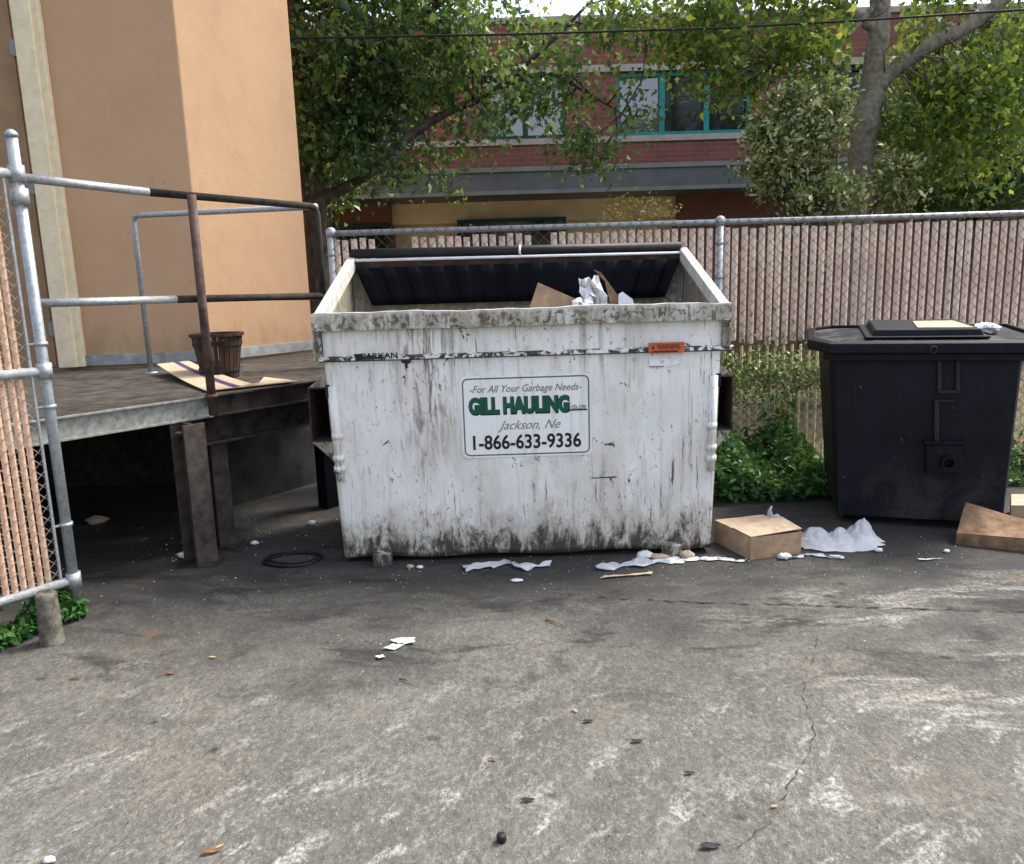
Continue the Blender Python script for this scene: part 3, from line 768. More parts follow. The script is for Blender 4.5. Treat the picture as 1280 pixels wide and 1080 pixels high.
tx('1-866-633-9336', 0, -SH*.415, .108, W_*.86, M['ink'], bold=.022, lift=.0015)
# maker's name on the band, warning label and torn label
pm = at(460, 446, YF-.035)
text_mesh('PARKAN', .040, .19, M['ink'], 'maker_lettering', dump, Vector((pm.x+.06, YF-.0335, pm.z-.010)), (1, 0, 0), (0, 0, 1), N_, bold=.03)
b = MB(); b.prism([(pm.x-.075, YF-.0335, pm.z+.016), (pm.x-.03, YF-.0335, pm.z+.016), (pm.x-.04, YF-.0335, pm.z-.016), (pm.x-.065, YF-.0335, pm.z-.016)], (0, .003, 0)); b.build('maker_mark', M['ink'], dump)
wl = at(833, 434, YF-.03)
b = MB(); b.box(wl.x-.095, wl.x+.095, YF-.036, YF-.032, wl.z-.030, wl.z+.026); lab = b.build('warning_label', M['orange'], dump)
text_mesh('WARNING', .036, .125, M['red_ink'], 'lettering', lab, Vector((wl.x+.01, YF-.0368, wl.z-.008)), (1, 0, 0), (0, 0, 1), N_, bold=.03)
b = MB(); b.add([(wl.x-.082, YF-.0368, wl.z-.008), (wl.x-.060, YF-.0368, wl.z-.008), (wl.x-.071, YF-.0368, wl.z+.016)], [(0, 1, 2)])
b.add([(wl.x-.08, YF-.0368, wl.z-.027), (wl.x+.06, YF-.0368, wl.z-.027), (wl.x+.06, YF-.0368, wl.z-.016), (wl.x-.08, YF-.0368, wl.z-.016)], [(0, 1, 2, 3)]); b.build('mark', M['red_ink'], lab, fix=False)
b = MB(); q = at(830, 453, YF-.01)
b.prism([(q.x-.08, YF-.010, q.z-.022), (q.x+.02, YF-.010, q.z-.024), (q.x+.05, YF-.010, q.z-.018), (q.x+.085, YF-.010, q.z-.006), (q.x+.07, YF-.010, q.z+.016), (q.x-.08, YF-.010, q.z+.02)], (0, .003, 0)); lab2 = b.build('torn_label', M['sign'], dump)
b = MB(); b.add([(q.x-.079, YF-.0105, q.z-.0225), (q.x+.0, YF-.0105, q.z-.024), (q.x+.0, YF-.0105, q.z-.018), (q.x-.079, YF-.0105, q.z-.017)], [(0, 1, 2, 3)]); b.build('mark', M['grey_ink'], lab2, fix=False)
text_mesh('V', .03, .022, M['grey_ink'], 'mark', lab2, Vector((q.x-.01, YF-.0106, q.z-.008)), (1, 0, 0), (0, 0, 1), N_)
# red-brown scratch
q = at(755, 597, YF); b = MB(); b.prism([(q.x-.075, YF-.0045+dent(q.x, q.z), q.z-.003), (q.x+.07, YF-.0045+dent(q.x, q.z), q.z+.000), (q.x+.07, YF-.0045+dent(q.x, q.z), q.z+.006), (q.x-.06, YF-.0045+dent(q.x, q.z), q.z+.003)], (0, -.0015, 0)); b.build('scratch', M['rust'], dump)

# ---- rubbish inside the dumpster
def crumple(name, c, rx, ry, rz, mat, amp=.25, seed=1, n=22, tw=0):
    rs = random.Random(seed); ph = [(rs.uniform(2, 7), rs.uniform(2, 7), rs.uniform(2, 7), rs.uniform(0, 6)) for _ in range(9)]
    b = MB(); vs = []; fs = []
    m = n*2
    for i in range(n+1):
        th = math.pi*i/n
        for j in range(m):
            f = 2*math.pi*j/m
            d = Vector((math.sin(th)*math.cos(f), math.sin(th)*math.sin(f), math.cos(th)))
            k_ = 1+amp*sum(abs(math.sin(a*d.x+b_*d.y+c_*d.z+e))-.6 for a, b_, c_, e in ph)/4+amp*1.3*abs(mno.noise(d*2.3+Vector((seed, 0, 0))))-amp*.4*abs(mno.noise(d*6+Vector((seed, 5, 0))))
            vs.append((c[0]+rx*d.x*k_, c[1]+ry*d.y*k_, max(c[2]-rz, c[2]+rz*d.z*k_)))
    for i in range(n):
        for j in range(m):
            j2 = (j+1) % m; fs.append((i*m+j, i*m+j2, (i+1)*m+j2, (i+1)*m+j))
    b.add(vs, fs); o = b.build(name, mat, None, smooth=True); origin(o, (c[0], c[1], c[2]-rz)); return o
tag(crumple('trash_bag', (.45, 4.68, .62), .5, .33, .55, M['black'], .18, 4), 'black trash bag inside the dumpster under the cardboard', 'trash bag')
tag(crumple('trash_bag', (-.45, 4.65, .50), .42, .33, .43, M['black'], .18, 9), 'black trash bag low in the left end of the dumpster', 'trash bag')
def sheetpx(name, pts, Y, th, mat, label, cat, wob=0.0, tilt=0.0):
    P = []
    zmin = min(at(x, y, Y).z for x, y in pts)
    for x, y in pts:
        p = at(x, y, Y); p.y += (p.z-zmin)*tilt+random.uniform(-wob, wob); P.append(p)
    b = MB(); b.prism(P, (0, th, 0)); c = sum(P, Vector())/len(P)
    o = b.build(name, mat, None); origin(o, (c.x, c.y, zmin)); return tag(o, label, cat)
sheetpx('cardboard_sheet', [(650, 412), (662, 385), (673, 353), (735, 380), (752, 412)], 4.62, .006, M['card'], 'flat tan cardboard flap rising from the middle of the dumpster', 'cardboard', tilt=.2)
sheetpx('cardboard_strip', [(757, 352), (743, 337), (752, 340), (775, 372), (790, 410), (770, 410)], 4.70, .012, M['card_d'], 'narrow brown cardboard strip leaning between the white papers in the dumpster', 'cardboard', tilt=.1)
def crumpled_sheet(name, pts_c, Y, wpx, hpx, mat, seed, n=9, amp=.05, tilt=0):
    rs = random.Random(seed); c = at(*pts_c, Y); s_ = Y/FPX
    G = {}
    b = MB()
    def f(u, v):
        i = round(u*n); j = round(v*n)
        if (i, j) not in G: G[(i, j)] = Vector((rs.uniform(-.5, .5)*wpx*s_/n, rs.uniform(-1, 1)*amp, rs.uniform(-.5, .5)*hpx*s_/n))
        return c+Vector(((u-.5)*wpx*s_+tilt*(v-.5)*hpx*s_, .0, (v-.5)*hpx*s_))+G[(i, j)]
    b.grid(f, n, n); o = b.build(name, mat, None, solid=.002); origin(o, c); return o
tag(crumpled_sheet('crumpled_paper', (742, 374), 4.60, 28, 52, M['paper'], 5, 6, .05, -.25), 'crumpled white paper beside the brown strip in the dumpster', 'paper')
tag(crumpled_sheet('crumpled_paper', (729, 385), 4.55, 26, 22, M['paper'], 8, 5, .04), 'small white paper scrap just above the dumpster lip left of the brown strip', 'paper')
sheetpx('foam_tray', [(773, 408), (775, 368), (780, 365), (792, 374), (800, 408)], 4.58, .012, M['paper'], 'white folded foam tray right of the brown strip in the dumpster', 'tray', tilt=.25)

# ================================================================== BLACK BIN ON THE RIGHT
BTH = R_(17); bdir = Vector((math.cos(BTH), -math.sin(BTH), 0)); bdep = Vector((math.sin(BTH), math.cos(BTH), 0))
BP = at(1044, 445, 4.62); BP.z = 0
bb = thing('black_trash_bin', 'black steel trash bin with dusty lid at the right edge', 'trash bin', BP, -BTH)
BM = bb.matrix_basis.copy()
def floc(x, y, v=0.0):          # where the picture's ray meets the bin's front plane, in the bin's own frame
    d = ray(x, y); o_ = Vector((0, 0, CAM_H)); P0_ = BP+bdep*v
    t = (P0_-o_).dot(bdep)/d.dot(bdep); q_ = o_+d*t-BP; return q_.dot(bdir), q_.z
def lbuild(b, name, mat, parent=bb, **kw):   # shapes below are given in the bin's own frame
    b.v = [tuple(BM @ Vector(p)) for p in b.v]; return b.build(name, mat, parent, **kw)
u1t = floc(1276, 445)[0]; u0b = floc(1048, 640)[0]; u1b = floc(1255, 640)[0]; zb = .085; zt = 1.06; DD = .84
ring_t = [(0, 0), (u1t, 0), (u1t+.03, .06), (u1t+.03, DD), (-.03, DD), (-.03, .06)]
ring_b = [(u0b, .02), (u1b, .02), (u1b+.02, .07), (u1b+.02, DD-.08), (u0b-.015, DD-.08), (u0b-.015, .07)]
b = MB(); n = 6; LV = 14; vs = []
for l in range(LV+1):
    t = l/LV
    for (a, c) in zip(ring_b, ring_t): vs.append((a[0]+(c[0]-a[0])*t, a[1]+(c[1]-a[1])*t, zb+(zt-zb)*t))
b.add(vs, [tuple(reversed(range(n)))]+[(l*n+i, l*n+(i+1) % n, (l+1)*n+(i+1) % n, (l+1)*n+i) for l in range(LV) for i in range(n)])
lbuild(b, 'body', M['bin'])
def rz_(v): return max(0, v)*.04
rim_o = [(-.045, -.085), (u1t+.10, -.085), (u1t+.20, .05), (u1t+.20, .92), (.02, .95), (-.11, .80), (-.145, .16)]
rim_i = [(-.015, -.035), (u1t+.07, -.035), (u1t+.15, .07), (u1t+.15, .87), (.05, .90), (-.06, .77), (-.095, .17)]
n = 7
b = MB(); vs = []
for (P_, dz) in ((rim_o, 1.045), (rim_o, 1.105), (rim_i, 1.118), (rim_i, 1.06)):
    vs += [(x, y, dz+rz_(y)) for x, y in P_]
fs = []
for l in range(4):
    m_ = (l+1) % 4
    for i in range(n): fs.append((l*n+i, l*n+(i+1) % n, m_*n+(i+1) % n, m_*n+i))
b.add(vs, fs); lbuild(b, 'rim', M['bin'], bevel=.008)
b = MB()
lip2 = [(-.02, -.04), (u1t+.05, -.04), (u1t+.08, .04), (u1t+.08, .88), (-.04, .88), (-.06, .06)]
b.prism([(x, y, 1.0) for x, y in lip2], (0, 0, .044)); lbuild(b, 'collar', M['bin'], bevel=.006)
b = MB(); cu_ = (u1t*.5, .42)
nn = 14; vs = []; fs = []
for r_i in range(nn+1):
    for (x, y) in rim_i: 
        t = r_i/nn; X_ = cu_[0]+(x-cu_[0])*t; Y_ = cu_[1]+(y-cu_[1])*t; vs.append((X_, Y_, 1.09+rz_(Y_)+.028*(1-t*t)))
for r_i in range(nn):
    for i in range(n): fs.append((r_i*n+i, r_i*n+(i+1) % n, (r_i+1)*n+(i+1) % n, (r_i+1)*n+i))
b.add(vs, fs); lbuild(b, 'lid', M['lid'], solid=.01)
def qz(v): return 1.118+rz_(v)
hu0, hu1 = .20, u1t-.15
a0 = [(hu0, .10), (hu1, .10), (hu1, .74), (hu0+.04, .74)]
b = MB(); b.hexa([(x, y, qz(y)-.012) for x, y in a0]+[(x+(.025 if i in (0, 3) else -.025), y+(.02 if i < 2 else -.02), qz(y)+.048) for i, (x, y) in enumerate(a0)])
b.prism([(hu0-.03, .08, qz(.08)-.004), (hu1+.02, .08, qz(.08)-.004), (hu1+.02, .76, qz(.76)-.004), (hu0+.01, .76, qz(.76)-.004)], (0, 0, .014))
lbuild(b, 'hatch', M['bin'], bevel=.01)
def qpx(b, x0, y0, x1, y1, v, th):
    P = [floc(x0, y1, v), floc(x1, y1, v), floc(x1, y0, v), floc(x0, y0, v)]
    b.prism([(p[0], v, p[1]) for p in P], (0, th, 0))
for grp in (((1172, 449, 1177, 488), (1195, 449, 1200, 488), (1172, 488, 1200, 492)), ((1168, 500, 1174, 552), (1174, 500, 1192, 503))):
    b = MB()
    for (x0, y0, x1, y1) in grp: qpx(b, x0, y0, x1, y1, -.014, .034)
    lbuild(b, 'stiffener', M['black'], bevel=.003)
b = MB(); qpx(b, 1158, 556, 1204, 592, -.016, .038); qpx(b, 1155, 552, 1207, 556, -.03, .05)
br_ = lbuild(b, 'drain_bracket', M['bin'], bevel=.004)
pu, pz_ = floc(1184, 577, -.03); b = MB()
for r_, r2_q in ((.038, .038), (.027, .027)): b.tube([(pu, -.075, pz_), (pu, -.02, pz_)], r_, 20, cap=False)
for k_ in range(20):
    a1 = 2*math.pi*k_/20; a2 = 2*math.pi*(k_+1)/20
    b.add([(pu+r*math.cos(a), -.075, pz_+r*math.sin(a)) for r, a in ((.038, a1), (.038, a2), (.027, a2), (.027, a1))], [(0, 1, 2, 3)])
b.v = [tuple(BM @ Vector(p)) for p in b.v]; b.build('drain_pipe', M['bin'], br_)
pu, pz_ = floc(1167, 437, -.09); b = MB(); b.tube([(pu+.018*math.cos(a), -.092, pz_+.018*math.sin(a)) for a in [i*math.pi/8 for i in range(17)]], .005, 8); lbuild(b, 'rim_ring', M['steel_d'], smooth=True)
b = MB(); b.box(u0b, u1b, .0, .05, .055, .10); lbuild(b, 'base_rail', M['bin'], bevel=.004)
for (x, y) in ((.12, .14), (u1b-.10, .14), (.12, .62), (u1b-.10, .62)):
    b = MB(); b.tube([(x-.02, y, .036), (x+.02, y, .036)], .036, 16); b.box(x-.028, x+.028, y-.02, y+.02, .05, .086); lbuild(b, 'caster', M['black'])
hz = qz(.4)+.05
b = MB(); P_ = [(hu0+.26, .16), (hu1-.06, .14), (hu1-.08, .55), (hu0+.30, .55)]
b.prism([BM @ Vector((x, y, qz(y)+.0495)) for x, y in P_], (0, 0, .005)); o = b.build('cardboard_sheet', M['card_l']); cc = BM @ Vector((.5, .35, hz)); origin(o, cc); tag(o, 'flat pale cardboard lying on the black bin hatch', 'cardboard')
wv = BM @ Vector((hu1+.06, .36, 0)); o = crumple('crumpled_wrapper', (wv.x, wv.y, qz(.36)+.022), .06, .07, .028, M['paper'], .5, 12, 12); tag(o, 'small cream crumpled wrapper on the lid right of the hatch', 'wrapper')

# ================================================================== LOOSE THINGS IN THE YARD
def carton(name, A, Bp, Cp, h, mat, label, seed=0, flap=True, top_mat=None, tape=True, lid_open=.0):
    """A near corner, Bp right near corner, Cp left rear corner on the ground"""
    A = Vector(A); Bp = Vector(Bp); Cp = Vector(Cp); D = Bp+(Cp-A); up = Vector((0, 0, h))
    r = thing(name, label, 'box', A.lerp(D, .5))
    b = MB(); c = 0.006
    def wallp(p, q, nn): b.prism([p, q, q+up, p+up], nn*.004)
    nA = (Cp-A).normalized(); nB = (Bp-A).normalized()
    wallp(A, Bp, nA); wallp(Cp, D, -nA); wallp(A+nA*.0045, Cp-nA*.0045, nB); wallp(Bp+nA*.0045, D-nA*.0045, -nB)
    b.prism([A+nA*.005+nB*.005, Bp+nA*.005-nB*.005, D-nA*.005-nB*.005, Cp-nA*.005+nB*.005], (0, 0, .004))
    b.build('carton_body', mat, r)
    b = MB(); tz = Vector((0, 0, h+.002))
    L_ = (Cp-A).length; 
    m1 = A+nA*L_*.5; m2 = Bp+nA*L_*.5
    b.prism([A+tz, Bp+tz+Vector((0, 0, lid_open*.4)), m2+tz+Vector((0, 0, lid_open)), m1+tz+Vector((0, 0, .004))], (0, 0, .004)); b.build('flap', top_mat or mat, r)
    b = MB(); b.prism([m1+tz+Vector((0, 0, .0))+nA*.002, m2+tz+nA*.002+Vector((0, 0, lid_open*.2)), D+tz, Cp+tz], (0, 0, .004)); b.build('flap', top_mat or mat, r)
    return r
c1 = carton('cardboard_box', g(938, 700), g(1001, 692), g(893, 677), .125, M['card'], 'closed cardboard box on the ground against the right end of the white dumpster', top_mat=M['card_l'], lid_open=.035)
q = (g(938, 700)+g(1001, 692))/2; nn_ = (g(1001, 692)-g(938, 700)).normalized(); nf = Vector((nn_.y, -nn_.x, 0))
text_mesh('GBN', .014, .035, M['grey_ink'], 'printed_mark', c1, q+Vector((0, 0, .055))+nn_*.045+nf*.001, nn_, (0, 0, 1), nf)
# open box at the right edge lying on its side
r = thing('cardboard_box', 'torn open brown cardboard box tipped on its side at the right edge', 'box', (2.6, 4.2, 0))
A = g(1195, 680); Bq = g(1300, 692); Cq = g(1206, 668); up = Vector((0, 0, .15))
b = MB()
b.prism([A, Bq, Bq+Vector((0, 0, .075)), A+Vector((0, 0, .06))], (.0, .006, 0)); b.prism([A+Vector((0, .007, 0)), Cq, Cq+Vector((.0, 0, .185)), A+Vector((0, .007, .06))], (.006, 0, 0))
b.build('carton_body', M['card_d'], r)
b = MB(); dB = Bq-A
def fl(u, v):
    p = A+dB*u; q_ = Cq+dB*u+Vector((0, .02, .185-.09*u)); 
    z = .062+.014*u
    m_ = Vector((p.x, p.y, z)).lerp(q_, v); m_.z += .012*math.sin(9*u)*math.sin(3*v); return m_
b.grid(fl, 12, 6); b.build('flap', M['card_d'], r, solid=.005)
r2 = carton('cardboard_box', g(1262, 655), g(1310, 655), g(1262, 640), .11, M['card'], 'cardboard box beside the bin, mostly behind the torn box', top_mat=M['card_l'])
# plastic bags
def bagmesh(name, c, L, W, humps, mat, seed, label):
    """slumped film bag: humps = (x, y, radius, height) in metres from c"""
    b = MB(); N2 = 90; rings = 36; vs = []
    for i in range(rings+1):
        rad = 1-i/rings
        for j in range(N2):
            f = 2*math.pi*j/N2
            ro = 1+.22*mno.noise(Vector((math.cos(f)*1.6, math.sin(f)*1.6, seed)))+.10*mno.noise(Vector((math.cos(f)*6, math.sin(f)*6, seed)))
            x = rad*ro*math.cos(f)*L/2; y = rad*ro*math.sin(f)*W/2
            z = 0
            for (hx, hy, hr, hh) in humps:
                q = ((x-hx)**2+(y-hy)**2)/(hr*hr); z = max(z, hh*math.exp(-q*1.4)) if q > 0 else z
            z += .012*(1-rad**4)
            cr = mno.noise(Vector((x*9, y*13, seed+z*6))); cr2 = mno.noise(Vector((x*26+y*8, y*30, seed+3+z*20))); cr3 = mno.noise(Vector((x*60, y*50, seed+9+z*50)))
            z *= 1-.40*(1-abs(cr)*2.2)**2*.6
            z += (.008*(.5-abs(cr2)*1.6)+.0025*(.5-abs(cr3)*1.6))*min(1, (1-rad)*6)
            vs.append((c[0]+x+.012*cr2, c[1]+y+.012*cr, .004+max(0, z)))
    fs = [(i*N2+j, i*N2+(j+1) % N2, (i+1)*N2+(j+1) % N2, (i+1)*N2+j) for i in range(rings) for j in range(N2)]
    b.add(vs, fs); o = b.build(name, mat, None, smooth=True); origin(o, (c[0], c[1], 0)); return tag(o, label, 'plastic bag')
c = g(1048, 681); bagmesh('plastic_bag', c, .52, .26, ((.14, .03, .085, .135), (.02, .03, .08, .075), (-.12, .03, .10, .095), (-.2, 0, .06, .04)), M['bag'], 3.3, 'white plastic bag slumped on the ground in front of the black bin')
c = g(962, 662); bagmesh('plastic_bag', (c.x, c.y, 0), .20, .12, ((.0, .0, .028, .17), (.04, 0, .05, .08)), M['bag'], 6.1, 'small white bag corner sticking up behind the closed box')
def strip(pts, w0, mat, name, label, cat, h=.02, seed=1, n=20):
    rs = random.Random(seed); P = [g(*p) for p in pts]; L = [0]
    for i in range(len(P)-1): L.append(L[-1]+(P[i+1]-P[i]).length)
    rows = 6; G = {}
    b = MB()
    def f(u, v):
        s_ = u*L[-1]; i = max(k_ for k_ in range(len(L)-1) if L[k_] <= s_+1e-6); t = (s_-L[i])/(L[i+1]-L[i]); p = P[i].lerp(P[i+1], t)
        key = (round(u*n), round(v*rows))
        if key not in G: G[key] = (rs.uniform(0, 1)**2.5*h, rs.uniform(-.02, .02), rs.uniform(-.012, .012))
        hz, jx, jy = G[key]
        ed = max(.12, .75+.55*math.sin(u*17+seed)+.4*math.sin(u*41+seed))
        return (p.x+jx, p.y+(v-.5)*w0*ed+jy, .005+hz*(1 if .05 < v < .95 else .3))
    b.grid(f, n, rows); o = b.build(name, mat, None, smooth=True, solid=.0012, sub=1); c = sum(P, Vector())/len(P); origin(o, c); return tag(o, label, cat)
strip([(580, 713), (612, 710), (630, 703), (650, 712), (690, 708)], .075, M['bag'], 'plastic_film', 'torn white plastic film on the ground under the middle of the dumpster front', 'plastic film', .045, 2)
strip([(745, 712), (790, 706), (850, 700)], .10, M['bag'], 'plastic_film', 'long grey white plastic film on the ground below the dumpster, left of the closed box', 'plastic film', .028, 5)
strip([(855, 700), (900, 700), (932, 703)], .045, M['paper'], 'paper_strip', 'pale paper strip on the ground touching the closed box', 'paper', .02, 7)
strip([(985, 700), (1010, 694), (1052, 699)], .03, M['bag'], 'plastic_film', 'thin white plastic strip on the ground right of the closed box', 'plastic film', .02, 9)
def lump(name, x, y, rx, ry, rz, mat, seed, label, cat, amp=.5):
    c = g(x, y); o = crumple(name, (c.x, c.y, rz+.003), rx, ry, rz, mat, amp, seed, 9); return tag(o, label, cat)
lump('food_wrapper', 824, 699, .045, .022, .013, M['card_l'], 3, 'crumpled beige wrapper on the plastic film below the dumpster', 'wrapper')
lump('food_wrapper', 858, 698, .036, .022, .019, M['card_l'], 5, 'crumpled cream wrapper on the ground nearer the closed box', 'wrapper')
lump('paper_ball', 806, 698, .04, .025, .018, M['paper'], 6, 'small white paper ball between plastic film and dumpster', 'paper')
lump('paper_ball', 980, 699, .03, .02, .014, M['paper'], 8, 'small white paper ball on the ground right of the closed box', 'paper')
lump('paper_scrap', 646, 727, .028, .014, .005, M['paper'], 9, 'tiny white scrap on the asphalt before the dumpster plastic', 'paper')
lump('paper_scrap', 525, 711, .016, .012, .008, M['paper'], 10, 'white scrap beside the left dumpster leg', 'paper')
lump('pebble', 513, 711, .018, .013, .01, M['card_l'], 11, 'tan pebble beside the left dumpster leg', 'pebble')
lump('paper_scrap', 319, 681, .022, .014, .010, M['paper'], 13, 'white scrap on the ground above the black hose ring', 'paper')
lump('paper_scrap', 235, 698, .05, .025, .018, M['paper'], 14, 'crumpled white paper beside the front dock leg', 'paper')
lump('paper_scrap', 390, 656, .018, .014, .012, M['paper'], 15, 'white scrap in shade left of the dumpster', 'paper')
lump('food_wrapper', 122, 655, .06, .035, .025, M['card_l'], 16, 'beige wrapper under the loading dock behind the gate', 'wrapper')
lump('paper_scrap', 1098, 690, .02, .014, .009, M['paper'], 17, 'white scrap on the ground in front of the black bin, by the bag', 'paper')
lump('paper_scrap', 1183, 691, .014, .01, .008, M['paper'], 18, 'tiny white scrap left of the torn box', 'paper')
lump('paper_scrap', 62, 1078, .014, .01, .006, M['paper'], 19, 'tiny white scrap at the bottom left of the asphalt', 'paper')
# flat white paper pieces
def flat(pts, mat, name, label, cat, h=.004):
    P = [g(x, y) for x, y in pts]; c = sum(P, Vector())/len(P); b = MB(); rings = 5; m_ = 6; vs = []
    B_ = []
    for i in range(len(P)):
        for t in range(m_): B_.append(P[i].lerp(P[(i+1) % len(P)], t/m_))
    n_ = len(B_)
    for r_ in range(rings+1):
        for p in B_:
            q_ = c.lerp(p, 1-r_/rings); e = mno.noise(q_*35)*.006; q_ = q_+(p-c)*.25*mno.noise(p*60)*(1-r_/rings)
            vs.append((q_.x, q_.y, .007+h*.6+e+.004*mno.noise(q_*90)))
    b.add(vs, [(r_*n_+i, r_*n_+(i+1) % n_, (r_+1)*n_+(i+1) % n_, (r_+1)*n_+i) for r_ in range(rings) for i in range(n_)])
    o = b.build(name, mat, None, solid=.0008); origin(o, c); return tag(o, label, cat)
flat([(488, 803), (497, 800), (520, 800), (517, 806), (500, 807)], M['paper'], 'paper_scrap', 'flat white scrap, the largest on the asphalt before the dumpster', 'paper', .006)
flat([(478, 813), (490, 808), (506, 809), (492, 814)], M['paper'], 'paper_scrap', 'flat pale scrap just below the larger white scrap', 'paper')
flat([(470, 823), (478, 820), (482, 823), (474, 826)], M['paper'], 'paper_scrap', 'smallest of the three flat scraps before the dumpster', 'paper')
flat([(753, 722), (815, 717), (816, 719), (754, 724)], M['card_l'], 'straw', 'pale thin straw on the ground before the dumpster film', 'straw')
flat([(1146, 700), (1178, 700), (1150, 702)], M['paper'], 'paper_scrap', 'thin pale sliver on the asphalt before the black bin', 'paper')
# hose ring
c = g(366, 701); b = MB()
b.tube([(c.x+.155*math.cos(a)+.01*math.sin(3*a), c.y+.11*math.sin(a), .010+.003*math.sin(2*a)) for a in [i*2*math.pi/40 for i in range(42)]], .009, 8)
b.tube([(c.x+.14*math.cos(a), c.y+.012+.10*math.sin(a), .022+.003*math.sin(2*a+1)) for a in [1+i*2*math.pi/40 for i in range(34)]], .008, 8)
o = b.build('hose_ring', M['black'], smooth=True); origin(o, (c.x, c.y, 0)); tag(o, 'coiled black hose ring on the ground between dock leg and dumpster', 'hose')
# black cap
c = g(627, 1052); b = MB(); b.lathe([(0, .0), (.013, .0), (.014, .016), (.011, .02), (0, .02)], (c.x, c.y, .003), 18); o = b.build('bottle_cap', M['black'], smooth=True); origin(o, (c.x, c.y, 0)); tag(o, 'small black cap on the asphalt at the bottom centre', 'cap')
# leaves and twigs
def leafbit(x, y, s_, ang, mat, label, name='dry_leaf', cat='leaf', curl=.35):
    c = g(x, y); b = MB(); n = 8
    def f(u, v):
        w_ = math.sin(math.pi*min(1, u*1.02))**.7*.42*(1-.25*u)
        xx = (u-.5)*2; yy = (v-.5)*2*w_
        z = .12*abs(yy)+curl*(xx*xx)*.5+.08*math.sin(5*u)
        X_ = s_*xx; Y_ = s_*yy
        return (c.x+X_*math.cos(ang)-Y_*math.sin(ang), c.y+X_*math.sin(ang)+Y_*math.cos(ang), .006+s_*max(0, z))
    b.grid(f, n, 4); o = b.build(name, mat, None, smooth=True, solid=.0008); origin(o, c); return tag(o, label, cat)
M['dryleaf'] = simple('dry_brown_leaf', (.24, .13, .06), .8, 0, .3, 30)
M['paleleaf'] = simple('pale_dry_leaf', (.45, .33, .17), .8, 0, .2, 30)
leafbit(265, 1066, .028, .3, M['dryleaf'], 'curled brown leaf near the bottom left of the asphalt')
leafbit(275, 1060, .012, .9, M['paleleaf'], 'small pale leaf fragment touching the curled brown leaf')
leafbit(968, 1010, .013, .2, M['paleleaf'], 'pale dry leaf lying on the long crack')
leafbit(719, 890, .014, -1.0, M['paleleaf'], 'small yellowish leaf on the asphalt below the dumpster centre')
leafbit(266, 823, .017, .1, M['paleleaf'], 'small pale leaf left of the white scraps')
leafbit(214, 843, .02, .2, M['dryleaf'], 'thin reddish leaf on the asphalt right of the concrete stub')
leafbit(888, 1060, .030, .1, M['black'], 'dark crumpled leaf left of the crack end at the bottom')
leafbit(617, 951, .016, -.3, M['dryleaf'], 'small dark brown leaf above the black cap')
leafbit(735, 903, .02, .1, M['black'], 'blackened leaf right of the small yellowish leaf')
leafbit(796, 928, .022, 0, M['black'], 'flattened black leaf right of the asphalt centre')
leafbit(862, 968, .018, 0, M['black'], 'blackened leaf left of the long crack')
leafbit(660, 1002, .022, .1, M['black'], 'thin black leaf above the black cap to the right')
def twig(x0, y0, x1, y1, r, label):
    a = g(x0, y0); c = g(x1, y1); b = MB(); m_ = a.lerp(c, .5)+Vector((0, .006, .004)); b.tube([a+Vector((0, 0, .006)), m_+Vector((0, 0, .006)), c+Vector((0, 0, .006))], [r, r*.8, r*.4], 6); o = b.build('twig', M['dryleaf'], smooth=True); origin(o, a); tag(o, label, 'twig')
twig(500, 850, 517, 857, .0035, 'short brown twig below the flat white scraps')
twig(682, 776, 708, 785, .004, 'brown twig on the dark asphalt before the dumpster centre')
# grit: countless crumbs
b = MB(); rs = random.Random(21)
def grit(b, x, y, s_, mi):
    p = Vector((x, y, .003)); a = rs.uniform(0, 6)
    P = [p+Vector((s_*rs.uniform(.6, 1)*math.cos(a+i*2.09), s_*rs.uniform(.6, 1)*math.sin(a+i*2.09), 0)) for i in range(3)]
    b.add(P+[p+Vector((0, 0, s_*.7))], [(0, 1, 3), (1, 2, 3), (2, 0, 3), (2, 1, 0)], mi)
for i in range(1500):
    x = rs.uniform(-3.0, 3.6); y = rs.uniform(1.2, 5.2)
    grit(b, x, y, rs.choice((.0015, .002, .0025, .003, .0045)), rs.choice((0, 0, 1, 1, 1, 2)))
for i in range(320):
    x = rs.gauss(.9, 1.0); y = rs.gauss(3.95, .18)
    grit(b, x, y, rs.uniform(.002, .006), rs.choice((0, 0, 2)))
for i in range(160):
    x = rs.gauss(-1.9, .4); y = rs.gauss(4.6, .5); grit(b, x, y, rs.uniform(.003, .008), rs.choice((0, 1, 2)))
tag(b.build('grit', [M['card_l'], M['steel_d'], M['paper']], fix=False), 'fine grit and crumbs scattered over the asphalt', 'grit', kind='stuff')

